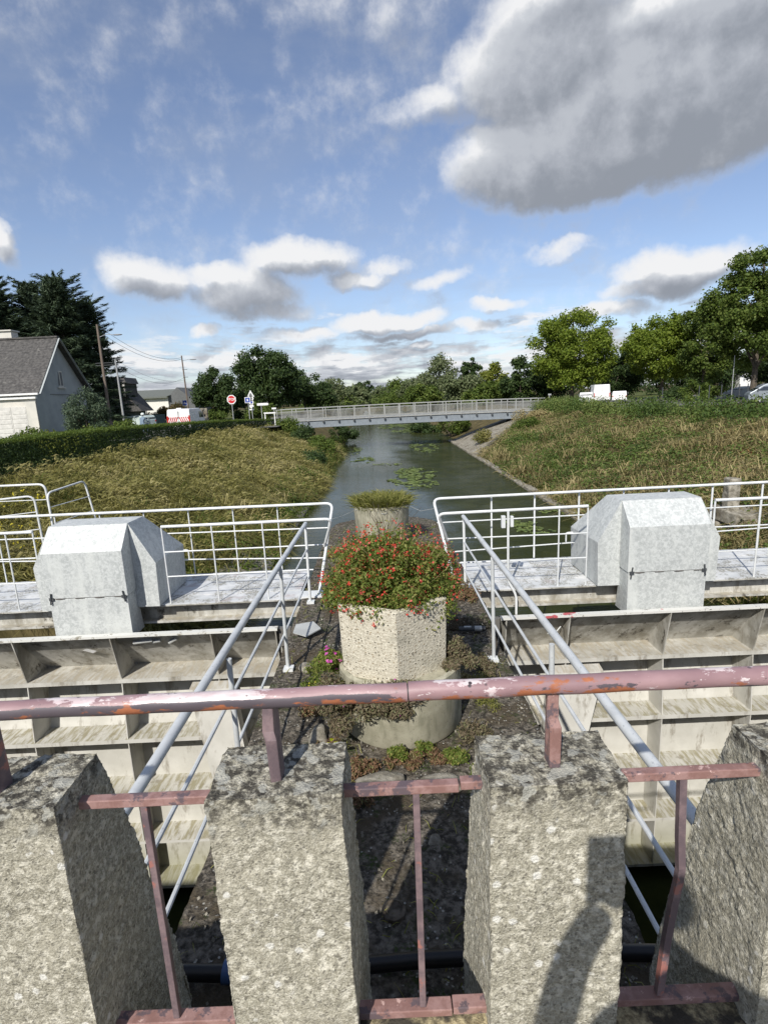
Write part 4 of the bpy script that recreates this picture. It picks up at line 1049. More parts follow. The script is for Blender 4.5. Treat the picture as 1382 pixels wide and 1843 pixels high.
# round planter with grass near the nose of the pier
mb = MB(); mb.lathe([(.46, 0), (.47, .02), (.52, .78), (.48, .79), (.46, .70)], (0, 0, 0), 48); rp = mb.build('round_planter', 'smooth_concrete', smooth=True, loc=(-.045, 9.95, ZP)); tag(rp, 'round concrete planter with tufts of grass at the far end of the pier', 'planter')
mb = MB(); mb.lathe([(.45, .62), (.46, .70)], (0, 0, 0), 32); mb.build('soil', 'soil', rp)
n = 5200; a = rng.random(n) * 6.283; r = .46 * np.sqrt(rng.random(n)); B = np.stack([-.045 + r * np.cos(a), 9.95 + r * np.sin(a), np.full(n, ZP + .70)], 1)
D = np.stack([np.cos(a) * r * .7, np.sin(a) * r * .7, np.full(n, 1.0)], 1) + .3 * rng.normal(size=(n, 3))
o = blades('planter_grass', B, D, .14 + .34 * rng.random(n) ** 1.5, np.full(n, .013), .55, 'planter_grass', None, rng); tag(o, 'tuft of yellow green grass growing in the far round planter', 'grass')
# wire from the railing to the planter and beyond
mb = MB(); mb.tube([(.80, 8.40, -.10), (.62, 9.0, -.26), (.46, 9.72, -.30)], .004, 5); mb.tube([(.46, 9.72, -.30), (0, 9.41, -.37), (-.52, 9.70, -.33)], .005, 5); mb.tube([(-.52, 9.70, -.33), (-.70, 9.0, -.28), (-.82, 8.42, -.20)], .004, 5)
o = mb.build('wire', 'grey_pvc'); tag(o, 'thin wire strung from the railings round the grassy planter', 'wire')
# litter of weeds, moss and gravel over the pier
n = 2600; X = rng.uniform(-1.15, 1.15, n); Y = rng.uniform(1.6, 11.5, n); k = (fbm(np.stack([X, Y], 1), 1.6, 4) > .52) | (np.abs(X) > 1.0); X, Y = X[k], Y[k]; n = len(X)
B = np.stack([X, Y, np.full(n, ZP - .005)], 1); D = rng.normal(size=(n, 3)) * np.array([.6, .6, .1]) + np.array([0, 0, .8])
o = blades('pier_weeds', B, D, .04 + .08 * rng.random(n), np.full(n, .006), .8, 'planter_grass', None, rng); tag(o, 'thin weeds and moss growing in the cracks of the pier', 'weeds', kind='stuff')
n = 2600; B = np.stack([rng.uniform(-1.15, 1.15, n), rng.uniform(1.5, 11.5, n), np.full(n, ZP + .012)], 1)
o = leaves_obj('gravel', B, rng.normal(size=(n, 3)) + np.array([0, 0, 1.2]), .022, .8, 'old_concrete'); tag(o, 'small gravel and debris scattered on the pier', 'gravel', kind='stuff')

# ================================================================== THE BANKS' VEGETATION
def bank_points(n, x0, x1, y0, y1, rg, power=1.0):
    """more points near the viewer"""
    u = rg.random(n); Y = y0 * (y1 / y0) ** (u ** power); X = rg.uniform(x0, x1, n)
    return X, Y


def on_bank(X, Y):
    pts = np.stack([X, Y], 1); Z = bank_h(X, Y) + np.where(((X < -3.6) & (X > -12)) | ((X > 7.2) & (X < 15)), (fbm(pts, .5, 3) - .5) * .6, 0)
    return np.stack([X, Y, Z], 1)


rg = np.random.default_rng(3)
X, Y = bank_points(270000, -11.5, -3.35, 9.3, 50, rg); kk = fbm(np.stack([X, Y], 1), 2.6, 21) + .12 * rg.normal(size=len(X)) > .46; X, Y = X[kk], Y[kk]
P2 = np.stack([X, Y], 1); f = fbm(P2, .32, 7)
B = on_bank(X, Y); s = np.clip((-3.35 - X) / 9, 0, 1)
dry = (f + .25 * s + .10 * rg.normal(size=len(X))) > .58
k = dry; n = k.sum()
D = np.stack([rg.normal(size=n) * .38 + .30, rg.normal(size=n) * .40 - .10, np.full(n, 1.0)], 1)
hn = (.40 + .75 * rg.random(n)) * (.40 + 1.3 * fbm(P2[k], .9, 2)); near = np.clip(Y[k] / 16, .75, 1.8)
o = blades('dry_grass', B[k], D, hn, .019 * near + .006, 1.2 + .6 * rg.random(n), 'grass_dry', None, rg); tag(o, 'tall dry yellow grass bent over on the slope of the left bank', 'grass', kind='stuff')
k = ~dry; n = k.sum()
D = np.stack([rg.normal(size=n) * .35 + .25, rg.normal(size=n) * .35, np.full(n, 1.0)], 1)
near = np.clip(Y[k] / 16, .75, 1.8)
o = blades('green_grass', B[k], D, (.25 + .40 * rg.random(n)), .020 * near + .006, 1.0 + .5 * rg.random(n), 'grass_green', None, rg); tag(o, 'green grass and weeds between the dry grass on the left bank', 'grass', kind='stuff')
k = np.nonzero(dry)[0][::7]; Dk = np.stack([.45 + rg.normal(size=len(k)) * .25, rg.normal(size=len(k)) * .3, np.full(len(k), .35)], 1); C = B[k] + np.stack([.22 + 0 * X[k], 0 * X[k], .48 + .25 * fbm(P2[k], .9, 2)], 1) + rg.normal(size=(len(k), 3)) * .07
o = blades('seed_heads', C, Dk, .10 + .12 * rg.random(len(k)), .028 + .018 * np.clip(Y[k] / 20, .5, 2), 1.2, 'grass_dry', None, rg); tag(o, 'nodding pale seed heads above the dry grass of the left bank', 'grass', kind='stuff')
# yellow flowers low on the left
n = 260; X = rg.uniform(-10.5, -6.5, n); Y = rg.uniform(10.5, 15, n); k = fbm(np.stack([X, Y], 1), .8, 9) > .55; X, Y = X[k], Y[k]
C = on_bank(X, Y) + np.array([0, 0, .62]) + rg.normal(size=(len(X), 3)) * .08
C = np.repeat(C, 4, 0) + rg.normal(size=(len(C) * 4, 3)) * .03
o = leaves_obj('yellow_flowers', C, rg.normal(size=C.shape) + np.array([0, -1, 1]), .045, .8, 'yellow_flower', None, rg); tag(o, 'yellow ragwort flowers low on the left bank', 'flowers', kind='stuff')
# leafy weeds along the water's edge and under the crest of the left bank
def scrub(name, n, fx, fy, fz, size, mat, lab, rg, aspect=.6, nx=1.2):
    X = fx(n); Y = fy(n); B = on_bank(X, Y); B[:, 2] += fz(n)
    return tag(leaves_obj(name, B, rg.normal(size=(n, 3)) * .8 + np.array([0, -.4, nx]), size, aspect, mat, None, rg), lab, 'scrub', kind='stuff')


def clumped(n, x0, x1, y0, y1, rg, nc, cr, zr, lift=0.2, by=1.0):
    """points gathered into nc tussocks standing on the bank"""
    cx, cy = bank_points(nc, x0, x1, y0, y1, rg, by); s = cr * (.6 + .9 * rg.random(nc)); i = rg.integers(0, nc, n); d = rand_unit(n, rg); d[:, 2] = np.abs(d[:, 2])
    r = 1 - .55 * rg.random(n) ** 1.6
    C = on_bank(cx, cy)[i]; C[:, 2] += lift * s[i]
    return C + d * r[:, None] * np.stack([s[i], s[i], s[i] * zr], 1), d


C, d = clumped(42000, -5.0, -3.2, 14, 60, rg, 190, .52, 1.0)
o = leaves_obj('waterside_weeds', C, d + .6 * rg.normal(size=d.shape), .11, .45, 'leaf_mid', None, rg); tag(o, 'dark weeds hanging over the water along the left bank', 'weeds', kind='stuff')
C, d = clumped(46000, -11.5, -4.2, 10, 48, rg, 300, .36, .9)
o = leaves_obj('leafy_weeds', C, d + .7 * rg.normal(size=d.shape), .075, .45, 'leaf_mid', None, rg); tag(o, 'leafy green weeds scattered in the dry grass of the left bank', 'weeds', kind='stuff')

for (x0, x1, nc, n_, mt, nm, lab, hh) in ((-11.2, -4.0, 150, 9000, 'grass_dry', 'tall_stalks', 'tall dry stalks standing above the grass of the left bank', 1.25), (-11.2, -3.8, 110, 6000, 'leaf_mid', 'tall_weeds', 'tall green weeds standing in the left bank', .95), (7.4, 15.0, 130, 8000, 'dead_stems', 'tall_stalks', 'tall pale dead stalks standing in the right bank', 1.3)):
    cx, cy = bank_points(nc, x0, x1, 10, 38 if x0 > 0 else 48, rg); i = rg.integers(0, nc, n_); B = on_bank(cx, cy)[i] + rg.normal(size=(n_, 3)) * np.array([.30, .30, .04])
    D = np.stack([rg.normal(size=n_) * .28 + .1, rg.normal(size=n_) * .28, np.full(n_, 1.0)], 1)
    o = blades(nm, B, D, hh * (.6 + .5 * rg.random(n_)), np.full(n_, .022) + .010 * np.clip(cy[i] / 20, .5, 2), .9, mt, None, rg); tag(o, lab, 'weeds', kind='stuff')

# right bank: brambles, green weeds, dead stems
C, d = clumped(90000, 7.3, 15.8, 11, 52, rg, 1000, .55, .95, .2)
k = ~((C[:, 0] < 13.8) & (C[:, 1] > 40.0 + (C[:, 0] - 7.2) * 1.62)); C, d = C[k], d[k]
o = leaves_obj('brambles', C, d * .8 + .7 * rg.normal(size=d.shape) + np.array([0, 0, .4]), .125, .5, 'bramble', None, rg); tag(o, 'dark green brambles covering the slope of the right bank', 'brambles', kind='stuff')
X, Y = bank_points(42000, 7.0, 15.5, 10.5, 52, rg); P2 = np.stack([X, Y], 1); k = fbm(P2, .30, 13) + .12 * rg.normal(size=len(X)) > .53
k &= ~((X < 13.8) & (Y > 40.0 + (X - 7.2) * 1.62))
B = on_bank(X[k], Y[k]); n = len(B); B[:, 2] += .15
o = blades('dead_stems', B, np.stack([rg.normal(size=n) * .6 - .3, rg.normal(size=n) * .5 - .2, np.full(n, .9)], 1), .35 + .65 * rg.random(n), .018 + .010 * np.clip(Y[k] / 20, .5, 2), 1.2, 'dead_stems', None, rg); tag(o, 'straw coloured dead stems among the brambles of the right bank', 'dead stems', kind='stuff')
X, Y = bank_points(30000, 7.0, 11.2, 10.5, 46, rg, 1.1); k = ~((X < 13.8) & (Y > 40.0 + (X - 7.2) * 1.62)); X, Y = X[k], Y[k]; B = on_bank(X, Y); n = len(B)
o = blades('green_grass', B, np.stack([rg.normal(size=n) * .5 - .3, rg.normal(size=n) * .5 - .2, np.full(n, 1.0)], 1), .2 + .35 * rg.random(n), .010 + .007 * np.clip(Y / 20, .5, 2), 1.0, 'grass_green', None, rg); tag(o, 'green grass low on the right bank above the kerb', 'grass', kind='stuff')
C, d = clumped(5200, 13.0, 15.2, 19, 24, rg, 26, .30, .9)
o = leaves_obj('dry_bracken', C, d + .8 * rg.normal(size=d.shape), .10, .3, 'rust_fern', None, rg); tag(o, 'rust brown dry bracken near the right edge of the bank', 'bracken', kind='stuff')


def hedge(path, w, n, ncl, cr, size, mat, name, lab, cat, seed, zlow=None, flat=.8):
    """path: (x, y, ztop, zbottom) points"""
    rg = np.random.default_rng(seed); P = np.array(path, float); seg = np.linalg.norm(np.diff(P[:, :2], axis=0), axis=1); cum = np.concatenate([[0], np.cumsum(seg)])
    s = rg.random(ncl) * cum[-1]; C = np.stack([np.interp(s, cum, P[:, i]) for i in range(4)], 1)
    q = rg.random(ncl) ** .7; r = cr * (.6 + .8 * rg.random(ncl)); zz = C[:, 3] + (C[:, 2] - C[:, 3] - r * flat) * q
    off = rg.uniform(-w, w, ncl) * (1.15 - .5 * q)
    cl = np.stack([C[:, 0] + off, C[:, 1] + rg.normal(size=ncl) * .15, zz, r, r, r * flat], 1)
    c, nn = clump_points(cl, n, rg, .4, .8, .5)
    return tag(leaves_obj(name, c, nn, size, .55, mat, None, rg), lab, cat)


rg = np.random.default_rng(41); n = 90000
HP = np.array([(-12.9, 9.5, .92, -.6), (-12.5, 17.4, .84, -.5), (-12.3, 25, .82, -.5), (-12.1, 33, .66, -.5), (-11.9, 41, .50, -.5), (-10.9, 48.5, .22, -.6), (-9.8, 51.5, .05, -.7)])
sg = np.linalg.norm(np.diff(HP[:, :2], axis=0), axis=1); cum = np.concatenate([[0], np.cumsum(sg)]); s_ = (rg.random(n) ** 1.25) * cum[-1]; c = np.stack([np.interp(s_, cum, HP[:, i]) for i in range(4)], 1)
f = rg.random(n); wob = .16 * (fbm(np.stack([s_, s_ * 0], 1), .9, 5) - .5) * 2; hw = .62 + wob
q = rg.random(n); top = f < .42
ox = np.where(top, rg.uniform(-1, 1, n) * hw, np.where(f < .9, hw, -hw) * (1 - .10 * rg.random(n))); zz = np.where(top, c[:, 2] + wob * .5 - .06 * rg.random(n), c[:, 3] + (c[:, 2] - c[:, 3]) * q)
C = np.stack([c[:, 0] + ox, c[:, 1] + rg.normal(size=n) * .05, zz], 1) + rg.normal(size=(n, 3)) * .035
N = np.stack([np.where(top, 0, np.sign(ox)), np.zeros(n), np.where(top, 1.0, .1)], 1) + .6 * rg.normal(size=(n, 3))
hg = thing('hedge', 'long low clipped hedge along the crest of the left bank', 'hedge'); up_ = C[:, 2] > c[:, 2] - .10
leaves_obj('top_foliage', C[up_], N[up_], .075, .6, 'leaf_mid', hg, rg); leaves_obj('side_foliage', C[~up_], N[~up_], .085, .6, 'leaf_dark', hg, rg)  # shade on the hedge sides put in as darker leaf colour than on top
hedge([(18, 13, 1.15, -.6), (16.5, 21, 1.12, -1.0), (15.6, 30, 1.18, -1.2), (15.2, 42, 1.15, -1.2), (15.3, 50, 1.10, -1.0), (15.6, 53, .75, -.9)], 1.15, 70000, 640, .62, .13, 'bramble', 'bramble_hedge', 'thick ragged bramble hedge along the crest of the right bank', 'hedge', 42)


def bush(c, rx, ry, rz, n, size, mat, lab, seed, ncl=26, cr=.45, name='bush', cat='bush', group=None, asp=.55):
    rg = np.random.default_rng(seed); t = thing(name, lab, cat, group, loc=(c[0], c[1], c[2]))
    cl = crown_clumps((0, 0, rz * .45), rx, ry, rz * .6, ncl, cr, rg, .85, -.7); C, N = clump_points(cl, n, rg, .4, .7, .5)
    leaves_obj('foliage', C, N, size, asp, mat, t, rg)
    mb = MB()
    for k in range(6):
        e = Vector((rx * .5 * math.cos(k), ry * .5 * math.sin(k), rz * .6)); mb.tube([(0, 0, -.2), e * .5, e], .05, 5, r2=.015)
    mb.build('stems', 'bark', t)
    return t


def gnd(px, Y, z=GZ):
    p = at(px, 720, Y); return (p.x, Y, z)


def bank_bush(x, y, dz, *a, **k):
    z = float(on_bank(np.array([x]), np.array([y]))[0, 2]) + dz; return bush((x, y, z), *a, **k)


bank_bush(-6.2, 46, 0, 1.5, 1.3, 1.7, 3600, .17, 'leaf_dark', 'dark bush on the left bank just under the left end of the footbridge', 51)
bank_bush(-4.7, 43, 0, 1.2, 1.8, 1.5, 3600, .15, 'leaf_mid', 'green bush leaning over the water before the footbridge', 52)
bank_bush(-8.4, 48.6, .2, 1.9, 1.2, 1.5, 3200, .17, 'leaf_mid', 'bush at the left end of the footbridge below its railing', 53)
bank_bush(-4.0, 58, 0, 1.6, 2.0, 2.2, 3600, .18, 'leaf_dark', 'dark bush over the water seen under the footbridge on the left', 54)
bank_bush(-4.6, 36, 0, 1.0, 2.2, 1.1, 3000, .14, 'leaf_dark', 'low dark bush at the waterside of the left bank', 55)
bank_bush(7.8, 60, 0, 2.2, 2.2, 2.4, 4200, .2, 'leaf_mid', 'green bush under the footbridge left of the sloped paving', 56)
bank_bush(5.9, 70, .6, 2.4, 2.5, 2.6, 4200, .22, 'leaf_dark', 'dark bush hanging over the water beyond the footbridge', 57)
bank_bush(11.6, 43, 0, 1.3, .9, 1.0, 3000, .15, 'leaf_mid', 'bush before the right end of the footbridge', 58)
bank_bush(8.2, 44.5, .3, .7, .9, .8, 1400, .15, 'grass_dry', 'straw coloured dry tussock on the sloped paving', 59)
bank_bush(12.6, 45, 0, 1.9, 1.2, 1.1, 3000, .13, 'dead_stems', 'pale dry tussock at the right end of the footbridge', 60)

# lily pads and weed on the water
def pads(cx, cy, rx, ry, n, size, lab, mat='lily_pad', dens=1.0, seed=1):
    rg = np.random.default_rng(seed); a = rg.random(n) * 6.283; r = np.sqrt(rg.random(n)) * (.75 + .5 * rg.random(n))
    X = cx + rx * r * np.cos(a); Y = cy + ry * r * np.sin(a); k = fbm(np.stack([X * 3 / rx, Y * 3 / ry], 1), .8, seed) > .52; X, Y = X[k], Y[k]; n = len(X)
    s = size * .8 * (.5 + .9 * rg.random(n)); ph = rg.random(n) * 6.28; K = 7
    t = ph[:, None] + np.arange(K) * (6.283 * .93 / (K - 1)); V = np.stack([X[:, None] + s[:, None] * np.cos(t), Y[:, None] + s[:, None] * np.sin(t) * .95, np.full((n, K), ZW + .012) + .02 * rg.random((n, 1)) + .012 * rg.normal(size=(n, K))], 2)
    Cn = np.stack([X, Y, np.full(n, ZW + .014)], 1)[:, None]; V = np.concatenate([Cn, V], 1).reshape(-1, 3)
    k0 = np.arange(n)[:, None, None] * (K + 1); T = np.stack([np.zeros(K - 1, int), np.arange(1, K), np.arange(2, K + 1)], 1)[None] + k0
    o = link('lily_pads', fast_mesh('lily_pads', V, None, T.reshape(-1, 3)), mat); tag(o, lab, 'water lilies', kind='stuff')


for i, (px, py, rx, ry, n, size, lab) in enumerate([(745, 858, 1.4, 3.6, 900, .16, 'cluster of lily pads in the middle of the canal'), (762, 803, 1.1, 5.0, 500, .20, 'lily pads near the right side before the footbridge'),
        (735, 768, 4.2, 12, 2600, .26, 'band of water plants on the canal beyond the footbridge'), (1000, 940, 1.5, 1.9, 1500, .10, 'green weed on the water behind the right catwalk railing'),
        (655, 828, .8, 2.2, 260, .16, 'reeds lying on the water near the left bank'), (700, 836, 1.0, .7, 60, .12, 'thin line of weed across the canal'), (760, 878, .7, .9, 90, .12, 'few small lily pads right of the middle'), (640, 812, .5, 3, 120, .16, 'pads beside the left bank')]):
    c = on_z(px, py, ZW); pads(c[0], c[1], rx, ry, n, size, lab, seed=60 + i)

# ================================================================== FOOTBRIDGE
fb = thing('footbridge', 'long grey steel footbridge crossing the canal in the distance', 'bridge', loc=(0, 51, 0))
X0, X1 = -9.5, 15.2


def arch(x): return -.10 + .08 * (1 - ((x - 2.8) / 12.4) ** 2)


for yy in (0.0, 2.2):
    mb = MB(); N_ = 16
    for i in range(N_):
        a = X0 + 1.2 + (X1 - X0 - 2.4) * i / N_; b = X0 + 1.2 + (X1 - X0 - 2.4) * (i + 1) / N_
        mb.bar((a, yy, arch(a) - .44), (b, yy, arch(b) - .44), .10, .56); mb.bar((a, yy - .1, arch(a) - .73), (b, yy - .1, arch(b) - .73), .35, .04)
    mb.build('girder', 'bridge_girder_paint', fb)
mb = MB()
for i in range(16):
    a = X0 + (X1 - X0) * i / 16; b = X0 + (X1 - X0) * (i + 1) / 16; mb.bar((a, 1.1, arch(a) - .08), (b, 1.1, arch(b) - .08), 2.5, .12)
mb.build('deck', 'bridge_paint', fb)
for yy in (-.15, 2.35):
    mb = MB()
    for i in range(16):
        a = X0 + (X1 - X0) * i / 16; b = X0 + (X1 - X0) * (i + 1) / 16
        for (h, w) in ((1.02, .06), (.78, .03), (.06, .05)): mb.bar((a, yy, arch(a) + h), (b, yy, arch(b) + h), w, w)
    mb.build('handrail', 'bridge_paint', fb)
pm = None; k = 0; x = X0 + .1
bays = []
while x < X1:
    for yy in (-.15, 2.35):
        mb = MB(); mb.box(-.035, .035, -.035, .035, -.22, 1.02); o = mb.build('post', 'bridge_paint', fb) if pm is None else pm.copy()
        if pm is None: pm = o
        else: COL.objects.link(o)
        o.location = (x, yy, arch(x))
    bays.append(x); x += 1.41
bm_ = None
for x in bays:      # stub brackets under the deck edge
    mb = MB(); mb.box(-.07, .07, -.26, -.10, -.34, -.16); o = mb.build('bracket', 'dark_metal', fb); o.location = (x, 0, arch(x))
mb = MB()
for yy in (-.15, 2.35):
    x = X0 + .1
    while x < X1 - .1:
        mb.bar((x, yy, arch(x) + .06), (x, yy, arch(x) + .78), .030, .012, up=(0, 1, 0)); x += .117
o = mb.build('baluster', 'bridge_mesh_paint', fb); o['kind'] = 'stuff'

# ================================================================== TREES
def tree(px, Y, top_py, hw_px, mat, lab, seed, n=9000, size=.34, base=GZ, low_frac=.25, ncl=40, crf=.26, name='tree', group=None, trunk=True, flat=.75, cat='tree'):
    rg = np.random.default_rng(seed); p = at(px, 720, Y); top = at(px, top_py, Y).z; R = hw_px / FOC * Y; H = top - base
    t = thing(name, lab, cat, group, loc=(p.x, Y, base)); zc = H * (1 + low_frac) / 2; rz = H * (1 - low_frac) / 2
    cl = crown_clumps((0, 0, zc), R, R * .9, rz, ncl, R * crf, rg, flat, -.95)
    C, N = clump_points(cl, n, rg, .45, .75, .75); C = C + rg.normal(size=C.shape) * R * .03
    leaves_obj('crown', C, N, size, .62, mat, t, rg)
    mb = MB(); tr = max(.12, H * .022); mb.tube([(0, 0, -.3), (.05, 0, H * .2), (-.05, .05, zc), (0, 0, H * .85)], tr, 8, r2=tr * .25)
    for k in range(11):
        c = cl[k]; z0 = H * (.18 + .4 * rg.random()); b = Vector((0, 0, z0)); e = Vector(c[:3]); mb.tube([b, b.lerp(e, .5) + Vector((0, 0, .2)), e], tr * .42, 5, r2=tr * .08)
    mb.build('trunk', 'bark', t)
    return t


def tiered_crown(rg, H, R, n, cone=.8):
    """layers of spreading, drooping branches for cedars"""
    C = []; N = []; T = []
    per = n // 130; 
    for _ in range(per):
        h = rg.random() ** .8; z = H * (.10 + .90 * h); rr = R * (1 - h) ** cone * (.6 + .6 * rg.random()) + .5; a = rg.random() * 6.283
        m = 130; s = rg.random(m) ** .6; w = rg.normal(size=m) * (.05 + .10 * np.sin(s * 3.0)) * rr
        x = s * rr; dz = .30 * x - .085 * x * x + rg.normal(size=m) * .10 - np.abs(w) * .22
        C.append(np.stack([x * math.cos(a) - w * math.sin(a), x * math.sin(a) + w * math.cos(a), z - rr * .18 + dz], 1))
        N.append(rg.normal(size=(m, 3)) * .45 + np.array([0, 0, 1.0])); T.append(np.stack([np.full(m, math.cos(a)), np.full(m, math.sin(a)), .45 - .5 * s], 1) + rg.normal(size=(m, 3)) * .28)
    for _ in range(170):
        h = rg.random() ** .8; z = H * (.12 + .88 * h); r0 = (R * (1 - h) ** cone + .4) * (.7 + .3 * rg.random()); a = rg.random() * 6.283; m = 70; s = rg.random(m); ln = .8 + .9 * rg.random()
        x = r0 + s * ln; w = rg.normal(size=m) * .16 * (1.1 - s); zz = z - r0 * .10 + s * ln * (.15 + .35 * h) - .25 * s * s * ln * (1 - h) + rg.normal(size=m) * .05
        C.append(np.stack([x * math.cos(a) - w * math.sin(a), x * math.sin(a) + w * math.cos(a), zz], 1)); N.append(rg.normal(size=(m, 3)) * .4 + np.array([0, 0, 1.0]))
        T.append(np.stack([np.full(m, math.cos(a)), np.full(m, math.sin(a)), np.full(m, .35)], 1) + rg.normal(size=(m, 3)) * .35)
    for k in range(5):                                            # several leaders at the top
        a = rg.random() * 6.283; m = 160; s = rg.random(m); x0 = (.2 + .9 * rg.random()) * (k > 0); w = rg.normal(size=(m, 2)) * (.28 * (1 - s) + .03)[:, None]
        C.append(np.stack([x0 * math.cos(a) + w[:, 0], x0 * math.sin(a) + w[:, 1], H * .93 + s * (1.0 + .5 * rg.random()) - x0 * .5], 1)); N.append(rg.normal(size=(m, 3))); T.append(np.stack([w[:, 0] * 3, w[:, 1] * 3, np.full(m, .8)], 1))
    return np.concatenate(C), np.concatenate(N), np.concatenate(T)


def conifer(px, Y, top_py, hw_px, lab, seed, n=42000, base=GZ, group=None, size=.24):
    rg = np.random.default_rng(seed); p = at(px, 720, Y); H = at(px, top_py, Y).z - base; R = hw_px / FOC * Y
    t = thing('cedar_tree', lab, 'tree', group, loc=(p.x, Y, base)); C, N, T = tiered_crown(rg, H, R, n)
    leaves_obj('crown', C, N, size * 1.9, .17, 'leaf_fir', t, rg, T)
    mb = MB(); mb.tube([(0, 0, -.3), (0, 0, H * .5), (0, 0, H * .98)], .32, 8, r2=.04); mb.build('trunk', 'bark', t); return t


GC = 'dark cedars behind the house'
conifer(18, 50, 498, 62, 'dark cedar behind the chimney of the house at the left edge', 71, group=GC)
conifer(86, 53, 512, 46, 'dark cedar behind the roof ridge between two taller cedars', 72, group=GC, n=34000)
conifer(132, 47, 502, 66, 'tall dark cedar behind the gable of the house', 73, group=GC, n=52000)
conifer(176, 50, 545, 42, 'lower dark cedar beside the wooden pole', 74, group=GC, n=34000)

GL = 'trees on the left bank beyond the road'
tree(388, 74, 656, 42, 'leaf_dark', 'rounded dark tree above the white van', 75, 14000, .30, group=GL, low_frac=.0, ncl=60, crf=.27)
tree(484, 82, 617, 66, 'leaf_dark', 'largest dark tree left of the footbridge, behind the stop sign', 76, 28000, .34, group=GL, low_frac=.02, ncl=130, crf=.18)
tree(548, 92, 668, 42, 'leaf_dark', 'low dark tree at the left end of the footbridge', 77, 9000, .34, group=GL, low_frac=.0)
tree(440, 78, 690, 34, 'leaf_dark', 'low dark bushy tree behind the stop sign', 78, 6000, .32, group=GL, low_frac=.0)
GF = 'far trees along the canal behind the footbridge'
far = [(602, 118, 675, 32, 'leaf_willow', 'pale green willow left of the canal behind the footbridge'), (640, 130, 690, 30, 'leaf_willow', 'low pale willow just right of the pale willow'), (656, 170, 683, 20, 'leaf_dark', 'small dark round tree in the gap at the far end of the canal'),
       (690, 165, 694, 30, 'leaf_willow', 'low grey green trees at the far end of the canal'), (722, 150, 682, 32, 'leaf_mid', 'mid green tree right of the far gap'), (752, 130, 665, 34, 'leaf_willow', 'grey green willow on the rising line of trees'),
       (792, 112, 633, 44, 'leaf_willow', 'tallest grey green willow right of the canal'), (760, 105, 690, 36, 'leaf_mid', 'low green willow in front of the tall willows'), (848, 118, 638, 22, 'leaf_dark', 'dark round tree top peeping over the willows'),
       (832, 98, 662, 38, 'leaf_willow', 'broad grey willow above the middle of the footbridge railing'), (886, 100, 650, 30, 'leaf_yellow', 'yellow green tree between the willow and the dark tree'), (862, 92, 690, 36, 'leaf_mid', 'low green tree above the right half of the footbridge'),
       (936, 92, 638, 34, 'leaf_dark', 'dark tree left of the bright tree on the right bank'), (905, 96, 676, 32, 'leaf_mid', 'low green tree beside the dark tree'), (574, 108, 684, 30, 'leaf_dark', 'dark low tree between the big dark tree and the pale willow')]
for i, (px, Y, tp, hw, m, lab) in enumerate(far):
    tree(px, Y, tp, hw, m, lab, 80 + i, 6500, .42 if Y < 125 else .55, group=GF, low_frac=-.02, ncl=44, crf=.27, base=-1.0)
rg = np.random.default_rng(99); k = 90; yy = rg.uniform(104, 150, k); px_ = rg.uniform(560, 945, k); xx = np.array([at(a_, 720, b_).x for a_, b_ in zip(px_, yy)]); ok = (xx < -5.5) | (xx > 8.5) | (yy > 135); hh = rg.uniform(1.2, 3.4, k)
cl = np.stack([xx, yy, GZ + hh * .5, rg.uniform(2, 4, k), rg.uniform(2, 3.5, k), hh], 1)[ok]; C, N = clump_points(cl, 26000, rg, .4, .8, .7)
tag(leaves_obj('thicket', C, N, .42, .6, 'leaf_mid', None, rg), 'low mass of scrub under the far trees behind the footbridge', 'scrub', kind='stuff')
GR = 'trees along the car park on the right bank'
tree(1028, 84, 543, 84, 'leaf_bright', 'large bright green tree above the white van', 101, 36000, .34, group=GR, low_frac=.06, ncl=170, crf=.145)
tree(1118, 92, 610, 42, 'leaf_dark', 'dark tree between the two bright trees', 102, 9000, .38, group=GR, low_frac=.0)
tree(1188, 80, 555, 76, 'leaf_bright', 'second bright green tree with a pale trunk', 103, 30000, .32, group=GR, low_frac=.14, ncl=150, crf=.145)
tree(1262, 74, 535, 56, 'leaf_mid', 'mid green tree beside the lamp post on the right', 104, 18000, .32, group=GR, low_frac=.10, ncl=90, crf=.17)
tree(1352, 58, 430, 98, 'leaf_mid', 'tallest tree with a dark underside at the right edge', 105, 52000, .28, group=GR, low_frac=.10, ncl=190, crf=.14)
tree(1450, 60, 380, 90, 'leaf_mid', 'tree whose branches enter at the right edge', 106, 20000, .30, group=GR, low_frac=.2, ncl=70)
tree(1100, 110, 640, 60, 'leaf_dark', 'dark background tree behind the white car', 107, 7000, .45, group=GR, low_frac=-.05)
tree(1215, 112, 640, 70, 'leaf_dark', 'dark background tree behind the second bright tree', 108, 8000, .45, group=GR, low_frac=-.05)
tree(1300, 100, 630, 60, 'leaf_dark', 'dark background tree behind the lamp post on the right', 109, 9000, .45, group=GR, low_frac=.0)
tree(1385, 78, 575, 60, 'leaf_dark', 'dark background tree behind the grey van', 112, 9000, .38, group=GR, low_frac=.0)
tree(985, 96, 650, 45, 'leaf_dark', 'dark tree low behind the left side of the bright tree', 110, 8000, .38, group=GR, low_frac=.0)
me_t = None
# woods closing the horizon
for i, (x0, x1, y, h, lab) in enumerate(((-260, -45, 190, 7, 'far woods beyond the houses on the left'), (-45, 40, 215, 7, 'far woods closing the end of the canal'), (40, 260, 175, 9, 'far woods beyond the car park on the right'))):
    rg = np.random.default_rng(120 + i); k = 90; cl = np.stack([rg.uniform(x0, x1, k), y + rg.normal(size=k) * 6, h * (.15 + .5 * rg.random(k)), rg.uniform(3, 7, k), rg.uniform(3, 6, k), rg.uniform(2, 4, k)], 1)
    C, N = clump_points(cl, 9000, rg, .4, .7, .4); tag(leaves_obj('woods', C, N, .9, .7, 'leaf_dark', None, rg), lab, 'woods', kind='stuff')

